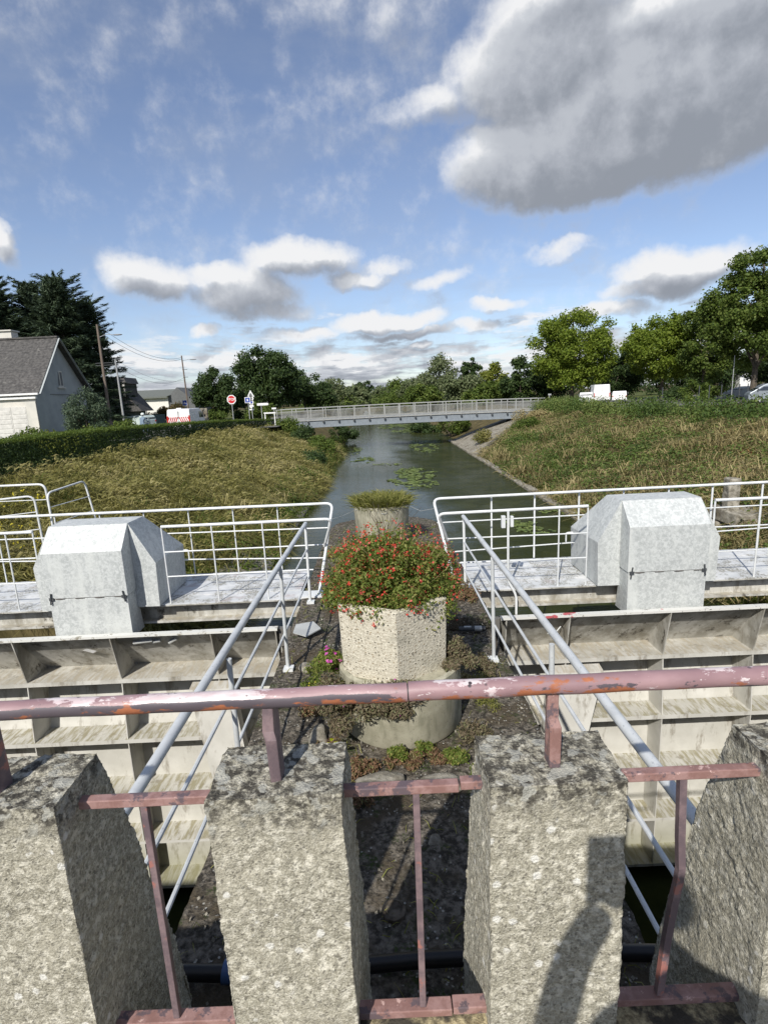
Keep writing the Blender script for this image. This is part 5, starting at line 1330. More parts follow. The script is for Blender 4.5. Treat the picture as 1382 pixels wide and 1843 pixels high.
# bushes round the houses
bush(gnd(42, 27), 1.0, 1.0, 1.15, 4200, .13, 'leaf_mid', 'green garden bush before the white shuttered wall', 131)
bush(gnd(100, 27), 1.7, 1.1, .85, 4200, .13, 'leaf_yellow', 'light green bush before the grey gable', 132)
bush(gnd(8, 24), 1.1, 1.0, .8, 3200, .12, 'leaf_dark', 'dark garden bush at the left edge below the shutters', 133)
bush(gnd(152, 33), 1.35, 1.2, 3.5, 9000, .18, 'leaf_fir', 'tall feathery dark green shrub at the right corner of the house', 134, 60, .38, asp=.25)
bush(gnd(206, 38), 1.9, 1.1, 1.2, 4600, .15, 'leaf_mid', 'low green hedge plants at the foot of the wooden pole', 135)
bush(gnd(146, 30), 1.4, 1.0, 1.0, 4200, .13, 'leaf_mid', 'green bush under the tall feathery shrub', 136)
bush(gnd(296, 66), 2.2, 1.6, 2.4, 3600, .22, 'leaf_russet', 'russet and green bush behind the white van', 137)
bush(gnd(316, 70), 1.7, 1.6, 2.5, 2600, .22, 'leaf_russet', 'russet bush beside the blue sign behind the van', 138)
bush(gnd(375, 66), 2.2, 1.6, 1.4, 2600, .22, 'leaf_mid', 'green bush at the front of the white van', 139)
bush(gnd(470, 66), 2.4, 1.5, 2.0, 3400, .22, 'leaf_mid', 'green bush behind the direction sign', 140)
bush(gnd(1262, 62), 2.6, 2.0, 2.5, 4000, .22, 'leaf_mid', 'round green bush under the trees on the right', 141)
bush(gnd(1215, 66), 2.0, 1.6, 1.9, 3000, .22, 'leaf_dark', 'dark bush at the foot of the pale trunk', 142)

# ================================================================== HOUSES
hs_ = thing('house', 'house with steep slate roof, white shuttered front and grey shaded gable', 'house', loc=(0, 0, 0))
Xg = at(64, 711, 34).x; n0 = Vector((Xg, 34.0, 0)); ap = Vector((at(95, 607, 37.2).x, 37.2, at(95, 607, 37.2).z)); fr = Vector((at(153, 700, 41).x, 41.0, 0))
eave = 3.05; W0 = -34.0
dx = Vector((W0 - Xg, 0, 0))
fe = at(150, 697, 41.0).z
mb = MB(); mb.add([(n0.x, n0.y, GZ), (fr.x, fr.y, GZ), (fr.x, fr.y, fe), (ap.x, ap.y, ap.z - .1), (n0.x, n0.y, eave), (W0, n0.y, GZ), (W0, fr.y, GZ), (W0, fr.y, fe), (W0, ap.y, ap.z - .1), (W0, n0.y, eave)],
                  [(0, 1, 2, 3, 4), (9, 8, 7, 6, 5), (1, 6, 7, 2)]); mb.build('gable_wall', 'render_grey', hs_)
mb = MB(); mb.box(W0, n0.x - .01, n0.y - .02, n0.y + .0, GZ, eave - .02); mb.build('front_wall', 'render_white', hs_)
ov = .35


def rs(a, b, x0, xa, xb, name, mat, thick=.12, rows=0):
    """a roof slope between ridge a and eave b, pieces = slate courses"""
    d = (b - a); out = []
    nr = rows or 1
    for k in range(nr):
        p = a + d * (k / nr); q = a + d * ((k + 1.06) / nr if k < nr - 1 else 1); up = Vector((0, 0, .015))
        x1 = xa + (xb - xa) * k / nr; x2 = xa + (xb - xa) * (k + 1) / nr
        mb = MB(); mb.add([(x0, p.y, p.z), (x1, p.y, p.z), (x2, q.y, q.z + .02), (x0, q.y, q.z + .02), (x0, p.y, p.z - thick), (x1, p.y, p.z - thick), (x2, q.y, q.z - thick), (x0, q.y, q.z - thick)],
                              [(0, 1, 2, 3), (7, 6, 5, 4), (0, 4, 5, 1), (3, 2, 6, 7), (1, 5, 6, 2), (0, 3, 7, 4)]); out.append(mb.build(name, mat, hs_))
    return out


slope = Vector((0, n0.y - ap.y, eave - ap.z)); E0 = ap + slope * 1.06
rs(ap, E0, W0 - .3, ap.x + ov, n0.x + ov, 'roof_course', 'slate', .1, 22)
slope2 = Vector((0, fr.y - ap.y, fe - ap.z)); rs(ap, ap + slope2 * 1.06, W0 - .3, ap.x + ov, fr.x + ov, 'rear_roof', 'slate', .12)
mb = MB(); mb.bar((W0 - .3, ap.y, ap.z + .02), (ap.x + ov, ap.y, ap.z + .02), .25, .10); mb.build('ridge', 'slate', hs_)
for (a, b, xe) in ((ap, ap + slope * 1.06, n0.x), (ap, ap + slope2 * 1.06, fr.x)):
    mb = MB(); mb.bar((ap.x + ov + .015, a.y, a.z - .08), (xe + ov + .015, b.y, b.z - .08), .03, .20, up=(1, 0, 0)); mb.build('verge_board', 'render_grey', hs_)
mb = MB(); mb.box(W0, n0.x + ov, E0.y - .12, E0.y, E0.z - .13, E0.z - .01); mb.build('gutter', 'white_paint', hs_, bevel=.02)
mb = MB(); mb.box(W0, n0.x + .1, E0.y, n0.y, E0.z - .34, E0.z - .20); mb.build('soffit_board', 'white_paint', hs_)
q = at(15, 600, 37.6); mb = MB(); mb.box(q.x - .35, q.x + .45, 37.2, 37.9, ap.z - .4, ap.z + .50); ch = mb.build('chimney', 'render_white', hs_)
mb = MB(); mb.box(q.x - .43, q.x + .53, 37.1, 38.0, ap.z + .50, ap.z + .58); mb.build('chimney_cap', 'render_white', ch)
# shutters on the front
for i, px in enumerate((8, 37)):
    q = at(px, 750, 33.95); w = .46 if i else .5
    mb = MB(); mb.box(q.x - w, q.x + w, 33.90, 33.96, GZ + .15, 2.05); sh_ = mb.build('shutter', 'shutter_white', hs_)
    for e_ in (-w - .03, -.012, w): mb = MB(); mb.box(q.x + e_, q.x + e_ + .03, 33.94, 33.975, GZ + .15, 2.05); mb.build('gap', 'gable_grey', sh_)
    for k in range(7):
        zz = GZ + .35 + k * .28; mb = MB(); mb.box(q.x - w + .06, q.x + w - .06, 33.885, 33.899, zz, zz + .2); mb.build('panel', 'shutter_white', sh_)
q = at(55, 750, 33.95); mb = MB(); mb.box(q.x - .12, n0.x + .0, 33.88, 33.97, GZ, 2.35); mb.build('corner_post', 'render_white', hs_)
# gable window
gx = lambda y: n0.x + (fr.x - n0.x) * (y - n0.y) / (fr.y - n0.y)
yw = 37.35; zc0, zc1 = at(97, 697, yw).z, at(97, 668, yw).z
mb = MB(); mb.box(gx(yw) - .03, gx(yw) + .05, yw - .35, yw + .35, zc0, zc1); wn = mb.build('window_frame', 'render_white', hs_)
for s in (-.17, .17):
    mb = MB(); mb.box(gx(yw) + .05, gx(yw) + .06, yw + s - .12, yw + s + .12, zc0 + .08, zc1 - .08); mb.build('pane', 'gable_grey', wn)
mb = MB(); mb.box(gx(yw), gx(yw) + .14, yw - .45, yw + .45, zc0 - .10, zc0 - .02); mb.build('window_sill', 'render_white', hs_)
mb = MB(); mb.box(gx(35.9) , gx(35.9) + .02, n0.y, fr.y, 2.75, 2.80); mb.build('string_line', 'gable_grey', hs_)
mb = MB(); mb.tube([(gx(38) + .10, 38.0, GZ), (gx(38) + .10, 38.0, 1.5)], .05, 6); mb.build('downpipe', 'dark_metal', hs_)

# second house with a dormer behind the poles
h2 = thing('house', 'dark roofed house with a dormer behind the two poles', 'house')
a = at(205, 705, 60); Yb = 60
xl, xr = at(178, 720, Yb).x, at(252, 720, Yb).x; zr = at(205, 700, Yb).z + .4; ze = at(252, 735, Yb).z
mb = MB(); mb.prism([(xl, Yb, GZ), (xr - .6, Yb, GZ), (xr - .6, Yb, ze), (xl, Yb, ze)], (0, 2.5, 0)); mb.build('wall', 'gable_grey', h2)
mb = MB(); mb.prism([(xl - .5, Yb - .5, ze - .2), (xr + .3, Yb - .5, ze - .3), (xl + 2.4, Yb - .3, zr), (xl - .5, Yb - .3, zr)], (0, 3.2, 0)); mb.build('roof', 'slate', h2)
d0 = at(200, 690, 59.3); d1 = at(226, 690, 59.3); zt = at(210, 691, 59.3).z; zb = at(210, 714, 59.3).z
mb = MB(); mb.box(d0.x, d1.x, 59.2, 62, zb, zt); dm = mb.build('dormer', 'slate', h2)
mb = MB(); mb.prism([(d0.x - .25, 59.0, zt), (d1.x + .25, 59.0, zt), (d1.x - .15, 59.4, zt + .65), (d0.x + .1, 59.4, zt + .65)], (0, 3, 0)); mb.build('dormer_roof', 'slate', dm)
mb = MB(); mb.box(d1.x - .28, d1.x - .05, 59.12, 59.2, zb, zt - .05); mb.build('dormer_post', 'shutter_white', dm)
mb = MB(); mb.box(d0.x + .3, d1.x - .45, 59.14, 59.2, zb + .2, zt - .15); mb.build('dormer_window', 'window_glass', dm)
# warehouse
wh = thing('warehouse', 'long low white building with a dark roof and a grey gable behind the van', 'building')
Yw = 88; wl, wr = at(222, 720, Yw).x, at(303, 720, Yw).x; gr_ = at(345, 720, Yw).x; rz_ = at(300, 699, Yw).z; ez = at(300, 712, Yw).z
mb = MB(); mb.box(wl, wr, Yw, Yw + 14, GZ, ez); mb.build('wall', 'warehouse_white', wh)
mb = MB(); mb.add([(wl - .5, Yw - .6, ez - .1), (wr + .1, Yw - .6, ez - .1), (wr + 2.2, Yw + 5, rz_), (wl, Yw + 5, rz_), (wl - .5, Yw - .6, ez - .35), (wr + .1, Yw - .6, ez - .35)], [(0, 1, 2, 3), (4, 5, 1, 0)]); mb.build('roof', 'warehouse_roof', wh)
mb = MB(); mb.prism([(wr + .12, Yw + .2, GZ), (gr_, Yw + 1.5, GZ), (gr_, Yw + 1.5, at(345, 722, Yw).z), (at(316, 698, Yw).x, Yw + .6, at(316, 697, Yw).z), (wr + .12, Yw + .2, ez)], (.3, 8, 0)); mb.build('gable_wall', 'gable_grey', wh)
for px in (248, 261):
    mb = MB(); qx = at(px, 720, Yw).x; mb.box(qx - .08, qx + .08, Yw - .06, Yw - .01, GZ, ez - .5); mb.build('pilaster', 'gable_grey', wh)
# garden wall and fence behind the road
mb = MB(); q0, q1 = at(352, 740, 62), at(373, 740, 62); mb.box(q0.x, q1.x, 62, 62.3, GZ, 1.35); o = mb.build('garden_wall', 'old_concrete'); tag(o, 'grey garden wall between the white van and the dark tree', 'wall')
fn = thing('fence', 'dark teal board fence behind the motor scooter rider', 'fence'); q0, q1 = at(262, 740, 58), at(296, 740, 58); n = 14
for k in range(n):
    xx = q0.x + (q1.x - q0.x) * k / n; mb = MB(); mb.box(xx, xx + (q1.x - q0.x) / n * .88, 58, 58.04, GZ, .95); mb.build('board', 'teal_fence', fn)
for px, Y, top, lab in ((1340, 96, 668, 'pale building glimpsed between the trunks at the right'),):
    q = at(px, 720, Y); t_ = thing('building', lab, 'building'); zt = at(px, top, Y).z
    mb = MB(); mb.box(q.x - 1.2, q.x + 1.0, Y, Y + 6, GZ, zt); mb.build('wall', 'white_paint', t_)
    mb = MB(); mb.prism([(q.x - 1.4, Y - .4, zt), (q.x + 1.2, Y - .4, zt), (q.x + 1.2, Y + 3, zt + .9), (q.x - 1.4, Y + 3, zt + .9)], (0, .1, .1)); mb.build('roof', 'slate', t_)

# ================================================================== POLES, WIRES, LAMPS, SIGNS
def pole(px0, py0, pxb, Y, r, mat, name, lab, cat, base=GZ):
    b = at(pxb, 745, Y); t = thing(name, lab, cat, loc=(b.x, Y, base)); top = at(px0, py0, Y)
    mb = MB(); mb.tube([(0, 0, 0), ((top.x - b.x) * .5, 0, (top.z - base) * .5), (top.x - b.x, 0, top.z - base)], r, 8, r2=r * .62); mb.build('shaft', mat, t, smooth=True)
    return t, top


t1, tp1 = pole(175, 584, 197, 40, .125, 'wood_pole', 'telegraph_pole', 'leaning wooden pole with a street lamp beside the house', 'pole')
a = tp1 - Vector(t1.location) + Vector((.05, 0, -.85)); mb = MB(); mb.tube([a, a + Vector((.5, 0, .18)), a + Vector((1.0, 0, .12))], .022, 6); mb.build('lamp_arm', 'lamp_grey', t1)
mb = MB(); mb.lathe([(.02, -.08), (.09, -.06), (.12, 0), (.07, .05), (.02, .06)], (0, 0, 0), 12); l1 = mb.build('lamp_head', 'lamp_grey', t1, smooth=True); l1.location = a + Vector((1.28, 0, .12)); l1.scale = (3.0, 1, .8)
for dz_ in (-2.6, -2.75):
    mb = MB(); mb.bar(tp1 - Vector(t1.location) + Vector((-.5, 0, dz_)), tp1 - Vector(t1.location) + Vector((.75, 0, dz_)), .04, .04); mb.build('crossarm', 'dark_metal', t1)
t2, tp2 = pole(208, 647, 222, 46, .10, 'concrete_pole', 'utility_pole', 'slim pale concrete pole with a short crossbar', 'pole')
mb = MB(); p_ = tp2 - Vector(t2.location); mb.bar(p_ + Vector((-.15, 0, 0)), p_ + Vector((.42, 0, .0)), .04, .05); mb.build('crossarm', 'dark_metal', t2)
t3, tp3 = pole(327, 640, 341, 62, .11, 'wood_pole', 'telegraph_pole', 'thin pole with a street lamp rising behind the white van', 'pole')
a = tp3 - Vector(t3.location) + Vector((0, 0, -.55)); mb = MB(); mb.tube([a, a + Vector((.7, 0, .12)), a + Vector((.9, 0, .1))], .025, 6); mb.build('lamp_arm', 'lamp_grey', t3)
mb = MB(); mb.lathe([(.02, -.08), (.09, -.06), (.12, 0), (.07, .05), (.02, .06)], (0, 0, 0), 12); l3 = mb.build('lamp_head', 'lamp_grey', t3, smooth=True); l3.location = a + Vector((1.2, 0, .1)); l3.scale = (3.4, 1, .8)
for dz_ in (-1.5, -2.3):
    mb = MB(); mb.bar(tp3 - Vector(t3.location) + Vector((-.1, 0, dz_)), tp3 - Vector(t3.location) + Vector((.45, 0, dz_)), .05, .05); mb.build('crossarm', 'dark_metal', t3)


def cat_wire(a, b, sag, lab, r=.014):
    mb = MB(); a = Vector(a); b = Vector(b); mb.tube([a.lerp(b, s / 12) - Vector((0, 0, sag * 4 * (s / 12) * (1 - s / 12))) for s in range(13)], r, 4)
    tag(mb.build('overhead_wire', 'wire'), lab, 'wire')


cat_wire(tp1 + Vector((.1, 0, -.1)), tp3 + Vector((0, 0, -.2)), .9, 'upper overhead wire from the wooden pole to the thin pole')
cat_wire(tp1 + Vector((.1, 0, -.5)), tp3 + Vector((0, 0, -.35)), .9, 'lower overhead wire from the wooden pole to the thin pole')
cat_wire(tp1 + Vector((.6, 0, -2.6)), tp3 + Vector((.1, 0, -2.3)), 1.0, 'thin overhead wire low between the two lamp poles', .010)
cat_wire(tp2, tp3 + Vector((0, 0, -2.6)), .7, 'thin wire from the slim concrete pole to the thin pole', .009)

# signs
def sign_post(px, Y, h, lab, name='road_sign'):
    q = at(px, 745, Y); t = thing(name, lab, 'sign', loc=(q.x, Y, GZ)); mb = MB(); mb.tube([(0, .03, 0), (0, .03, h)], .035, 8); mb.build('post', 'sign_post', t, smooth=True); return t


YS_ = 50
zc = at(419, 719, YS_).z - GZ
st = sign_post(419.5, YS_, zc + .3, 'red octagonal stop sign with white border and white letters', 'stop_sign')
for r, y0, y1, mt, nm in ((.43, -.015, .0, 'sign_white', 'plate'), (.345, -.02, -.016, 'sign_red', 'red_face')):
    mb = MB(); mb.prism([(r * math.cos(math.pi / 8 + k * math.pi / 4), y1, zc + r * math.sin(math.pi / 8 + k * math.pi / 4)) for k in range(8)], (0, y0 - y1, 0)); mb.build(nm, mt, st)
fc = bpy.data.curves.new('stop_text', 'FONT'); fc.body = 'STOP'; fc.size = .30; fc.extrude = .004; fc.align_x = 'CENTER'; fc.align_y = 'CENTER'; fc.offset = .006
fo = bpy.data.objects.new('lettering', fc); COL.objects.link(fo); fo.parent = st; fo.location = (0, -.026, zc); fo.rotation_euler = (rad(90), 0, 0); fc.materials.append(M('sign_white'))
bpy.context.view_layer.update(); tm = bpy.data.meshes.new_from_object(fo); fl = bpy.data.objects.new('letters', tm); COL.objects.link(fl); fl.parent = st; fl.location = fo.location; fl.rotation_euler = fo.rotation_euler; bpy.data.objects.remove(fo)
s2 = sign_post(449, 51, at(449, 712, 51).z - GZ, 'post with a blue square sign edged white beside the stacked signs')
zz = at(447, 720, 51).z - GZ
mb = MB(); mb.box(-.30, .22, -.02, 0, zz - .26, zz + .26); mb.build('plate', 'sign_white', s2); mb = MB(); mb.box(-.25, .17, -.028, -.021, zz - .21, zz + .21); mb.build('blue_face', 'sign_blue', s2)
mb = MB(); mb.box(-.10, .02, -.034, -.029, zz - .10, zz + .10); mb.build('symbol', 'sign_white', s2)
s3 = sign_post(454.5, 52, at(454, 705, 52).z - GZ, 'post crowded with a triangular sign above round and small signs')
z0 = at(452, 709, 52).z - GZ
mb = MB(); mb.prism([(-.34, -.02, z0 - .26), (.34, -.02, z0 - .26), (0, -.02, z0 + .36)], (0, .02, 0)); mb.build('triangle_plate', 'sign_white', s3)
mb = MB(); mb.prism([(-.17, -.028, z0 - .16), (.17, -.028, z0 - .16), (0, -.028, z0 + .14)], (0, .006, 0)); mb.build('triangle_symbol', 'gable_grey', s3)
for (py, r, ring) in ((717, .24, 'gable_grey'), (724, .22, 'sign_blue'), (731, .20, None)):
    zq = at(453, py, 52).z - GZ
    mb = MB(); mb.prism([(r * math.cos(k * math.pi / 8), -.02, zq + r * math.sin(k * math.pi / 8)) for k in range(16)], (0, .02, 0)); mb.build('round_plate', 'sign_white', s3)
    if ring: mb = MB(); mb.prism([(r * .55 * math.cos(k * math.pi / 8), -.028, zq + r * .55 * math.sin(k * math.pi / 8)) for k in range(16)], (0, .006, 0)); mb.build('round_symbol', ring, s3)
zq = at(454, 737, 52).z - GZ; mb = MB(); mb.box(-.22, .22, -.02, 0, zq - .06, zq + .06); mb.build('small_plate', 'sign_white', s3)
s4 = sign_post(471.5, 50.5, at(475, 727, 50.5).z - GZ, 'white horizontal direction sign on a thin post', 'direction_sign')
zq = at(475, 727.5, 50.5).z - GZ
mb = MB(); mb.prism([(-.36, -.02, zq - .11), (.62, -.02, zq - .11), (.70, -.02, zq), (.62, -.02, zq + .11), (-.36, -.02, zq + .11)], (0, .02, 0)); mb.build('plate', 'sign_white', s4)
mb = MB(); mb.prism([(-.33, -.028, zq - .08), (.60, -.028, zq - .08), (.665, -.028, zq), (.60, -.028, zq + .08), (-.33, -.028, zq + .08)], (0, .005, 0)); mb.build('face', 'sign_white', s4)
s5 = sign_post(494, 50, at(493, 735, 50).z - GZ, 'small white sign at the left end of the footbridge')
zq = at(493, 735, 50).z - GZ; mb = MB(); mb.box(-.20, .20, -.02, 0, zq - .07, zq + .07); mb.build('plate', 'sign_white', s5)
s6 = sign_post(335.5, 58, at(336, 720, 58).z - GZ, 'blue and white square sign on the post behind the van')
zq = at(336, 725, 58).z - GZ; mb = MB(); mb.box(-.25, .25, -.02, 0, zq - .28, zq + .28); mb.build('plate', 'sign_white', s6)
mb = MB(); mb.box(-.21, .21, -.028, -.021, zq - .24, zq + .24); mb.build('blue_face', 'sign_blue', s6); mb = MB(); mb.prism([(-.12, -.034, zq - .1), (.12, -.034, zq - .1), (0, -.034, zq + .14)], (0, .004, 0)); mb.build('symbol', 'sign_white', s6)
s7 = sign_post(988, 58, at(988, 709, 58).z - GZ, 'small sign on a thin post at the right end of the footbridge')
zq = at(988, 710, 58).z - GZ; mb = MB(); mb.box(-.16, .16, -.02, 0, zq - .08, zq + .08); mb.build('plate', 'sign_post', s7)
mb = MB(); q = at(484, 743.5, 49.5); mb.box(q.x - .45, q.x + .6, 49.5, 49.62, q.z - .05, q.z + .07); mb.box(q.x - .40, q.x - .32, 49.52, 49.60, GZ, q.z - .05); mb.box(q.x + .45, q.x + .53, 49.52, 49.60, GZ, q.z - .05); o = mb.build('barrier', 'white_paint'); tag(o, 'low white barrier rail at the left end of the footbridge', 'barrier')
lp = sign_post(1313, 58, at(1313, 640, 58).z - GZ, 'dark lamp post under the trees on the right', 'lamp_post'); lp['category'] = 'lamp post'
GP = 'dark fence posts under the trees on the right'
for k, px in enumerate((1192, 1258, 1276, 1298, 1330, 1345)):
    q = at(px, 700, 57); mb = MB(); mb.tube([(0, 0, 0), (0, 0, 1.75)], .05, 6); o = mb.build('fence_post', 'dark_metal', loc=(q.x, 57, GZ)); tag(o, ['dark thin post just right of the pale tree trunk', 'dark thin post in front of the round green bush', 'dark thin post at the right side of the round green bush', 'dark thin post directly left of the lamp post', 'dark thin post in front of the glimpsed pale building', 'dark thin post nearest the grey van'][k], 'post', GP)

# ================================================================== VEHICLES
def wheel(par, x, y, r, w=.2):
    mb = MB(); mb.tube([(x - w / 2, y, r), (x + w / 2, y, r)], r, 18); o = mb.build('wheel', 'tyre', par, smooth=True)
    mb = MB(); s = 1 if x > 0 else -1; mb.tube([(x + s * (w / 2 - .01), y, r), (x + s * (w / 2 + .012), y, r)], r * .58, 14); mb.build('rim', 'sign_post', o)


def van(name, lab, px, Y, rz, L, Wd, H, nose, mat, chevrons=False, windows=True, lights='red_light', cat='van', hood=.95):
    q = at(px, 720, Y); t = thing(name, lab, cat, loc=(q.x, Y, GZ), rz=rz); h = Wd / 2
    # side outline: y forward, z up
    prof = [(-L / 2, .30), (-L / 2 - .03, 1.0), (-L / 2 + .05, H - .10), (-L / 2 + .16, H), (L / 2 - nose - .75, H), (L / 2 - nose - .40, H - .12), (L / 2 - nose + .30, 1.12), (L / 2 - .12, hood), (L / 2, .72), (L / 2, .30)]
    mb = MB(); n = len(prof)
    V = [(-h, y, z) for y, z in prof] + [(h, y, z) for y, z in prof]
    V = [(x * (1 - .10 * max(0, (z - 1.0)) / max(.4, H - 1.0)), y, z) for x, y, z in V]
    mb.add(V, [tuple(range(n)), tuple(range(2 * n - 1, n - 1, -1))] + [(i, n + i, n + (i + 1) % n, (i + 1) % n) for i in range(n)]); mb.build('body', mat, t, bevel=.06)
    for x in (-h + .08, h - .08):
        for y in (-L / 2 + .85, L / 2 - .85): wheel(t, x, y, .32)
    top = lambda z: 1 - .10 * max(0, z - 1.0) / max(.4, H - 1.0)
    mb = MB(); z1, z2 = 1.16, H - .2; y1, y2 = L / 2 - nose + .30, L / 2 - nose - .36
    mb.add([(-h * .88, y1 + .015, z1), (h * .88, y1 + .015, z1), (h * .80, y2 + .03, z2), (-h * .80, y2 + .03, z2)], [(0, 1, 2, 3)]); mb.build('windscreen', 'window_glass', t)
    for s in (-1, 1):
        mb = MB(); ya, yb = L / 2 - nose - 1.25, L / 2 - nose - .45
        mb.add([(s * (h * top(1.12) + .012), ya, 1.12), (s * (h * top(1.12) + .012), yb + .50, 1.12), (s * (h * top(H - .25) + .012), yb, H - .25), (s * (h * top(H - .25) + .012), ya, H - .25)], [(0, 1, 2, 3)]); mb.build('side_window', 'window_glass', t)
        mb = MB(); mb.box(s * h - .05 + s * .1, s * h + .05 + s * .1, L / 2 - nose - .05, L / 2 - nose + .05, 1.12, 1.32); mb.build('mirror', 'dark_metal', t)
        mb = MB(); mb.box(s * (h - .10) - .05, s * (h - .10) + .05, -L / 2 - .045, -L / 2 + .0, .85, 1.35 if H > 1.6 else 1.0); mb.build('tail_light', lights, t)
    mb = MB(); mb.box(-h + .02, h - .02, -L / 2 - .07, -L / 2, .30, .48); mb.build('bumper', 'dark_metal', t, bevel=.02)
    if windows:
        for s in (-1, 1):
            mb = MB(); mb.box(s * .40 - .28, s * .40 + .28, -L / 2 + .0 - .02, -L / 2 + .03, 1.22, H - .30) if windows == 2 else mb.box(-.01 + s * .3, .01 + s * .3, -L / 2 - .035, -L / 2 - .0, .6, .62); mb.build('rear_window', 'window_glass', t)
    mb = MB(); mb.box(-.008, .008, -L / 2 - .04, -L / 2 + .06, .5, H - .15); mb.build('door_gap', 'dark_metal', t)
    mb = MB(); mb.box(-.26, .26, -L / 2 - .045, -L / 2 - .02, .55, .66); mb.build('number_plate', 'sign_white', t)
    if chevrons:
        for s in (-1, 1):
            for k in range(6):
                x0 = s * (.02 + k * .16); x1 = s * (.10 + k * .16) * .98
                mb = MB(); mb.prism([(x0, -L / 2 - .036, 1.26), (x1, -L / 2 - .036, 1.26), (x1 + s * .16, -L / 2 - .036, .88), (x0 + s * .16, -L / 2 - .036, .88)] if abs(x1) + .16 < h else [(x0, -L / 2 - .036, 1.26), (x1 - s * .02, -L / 2 - .036, 1.26), (x1 - s * .01, -L / 2 - .036, 1.10), (x0 + s * .02, -L / 2 - .036, 1.10)], (0, -.008, 0)); mb.build('chevron_stripe', 'sign_red', t)
        mb = MB(); mb.box(-.18, .18, -L / 2 + .3, -L / 2 + .5, H, H + .08); mb.build('roof_beacon', 'white_paint', t)
    return t


van('van', 'white van with red and white chevron stripes on its back, parked behind the hedge', 333, 45, rad(3), 4.4, 1.85, 1.86, .55, 'white_paint', chevrons=True, windows=0)
van('van', 'white box shaped delivery van on the car park under the bright tree', 1077, 72, rad(-14), 5.2, 2.0, 2.38, .6, 'white_paint', windows=0)
van('van', 'grey van with a red tail light cut by the right edge of the picture', 1392, 50, rad(68), 4.4, 1.85, 1.72, .7, 'car_grey', windows=2)
van('car', 'small white car in front of the white delivery van', 1054, 71, rad(160), 3.9, 1.65, 1.50, 1.1, 'white_paint', windows=2, cat='car', hood=.85)
van('car', 'white car seen from behind right of the delivery van', 1114, 68, rad(-24), 3.9, 1.65, 1.50, 1.0, 'white_paint', windows=2, cat='car', hood=.85)
van('car', 'silver grey car parked left of the grey van', 1338, 62, rad(20), 4.0, 1.7, 1.45, 1.1, 'car_silver', windows=2, cat='car', hood=.85)
van('car', 'pale green car partly hidden behind the hedge near the slim pole', 238, 50, rad(60), 3.8, 1.6, 1.40, 1.0, 'green_car', windows=2, cat='car', hood=.8)


# ================================================================== PEOPLE
def skinned(name, joints, edges, mat, parent, root=0, sub=2):
    me = bpy.data.meshes.new(name); me.from_pydata([j[:3] for j in joints], edges, []); me.materials.append(M(mat))
    o = bpy.data.objects.new(name, me); COL.objects.link(o); o.parent = parent
    s = o.modifiers.new('skin', 'SKIN'); s.use_smooth_shade = True
    for v, j in zip(me.skin_vertices[0].data, joints): v.radius = (j[3], j[3] if len(j) < 5 else j[4])
    me.skin_vertices[0].data[root].use_root = True
    m = o.modifiers.new('sub', 'SUBSURF'); m.levels = sub; m.render_levels = sub
    return o


def head(par, c, mat_skin='skin', hair=True, face=Vector((0, 1, 0)), sc=1.0):
    bm = bmesh.new(); bmesh.ops.create_uvsphere(bm, u_segments=24, v_segments=16, radius=1)
    f = face.normalized(); side = Vector((-f.y, f.x, 0)).normalized(); up = Vector((0, 0, 1))
    for v in bm.verts:
        x, y, z = v.co; fy = y; r = 1.0
        if z < -.2: x *= 1 - .35 * (-z - .2); fy = y * (1 - .25 * (-z - .2)) + .10 * (-z - .2)
        nose = max(0, 1 - ((x / .16) ** 2 + ((z + .12) / .26) ** 2)) * (y > 0); eyes = max(0, 1 - (((abs(x) - .34) / .16) ** 2 + ((z - .08) / .10) ** 2)) * (y > 0); mouth = max(0, 1 - ((x / .26) ** 2 + ((z + .50) / .06) ** 2)) * (y > 0)
        fy += .20 * nose - .07 * eyes - .04 * mouth
        v.co = side * x * .077 * sc * -1 + f * fy * .098 * sc + up * z * .118 * sc
    for s in (-1, 1):
        r = bmesh.ops.create_icosphere(bm, subdivisions=2, radius=.028 * sc); 
        for v in r['verts']: v.co = side * (s * .077 * sc + v.co.x * .3) + f * (v.co.y * .6 - .005) + up * (v.co.z - .005)
    me = bpy.data.meshes.new('head'); bm.to_mesh(me); bm.free(); me.polygons.foreach_set('use_smooth', [True] * len(me.polygons))
    o = link('head', me, mat_skin, par); o.location = c
    if hair:
        bm = bmesh.new(); bmesh.ops.create_uvsphere(bm, u_segments=20, v_segments=14, radius=1)
        for v in bm.verts:
            x, y, z = v.co
            if y > .45 and z < .45: y = .40
            if z < -.45: z = -.45; x *= .8
            v.co = side * x * .084 * sc + f * (y * .103 - .010) * sc + up * (z * .122 + .012) * sc
        me = bpy.data.meshes.new('hair'); bm.to_mesh(me); bm.free(); me.polygons.foreach_set('use_smooth', [True] * len(me.polygons)); link('hair', me, 'hair', o)
    return o


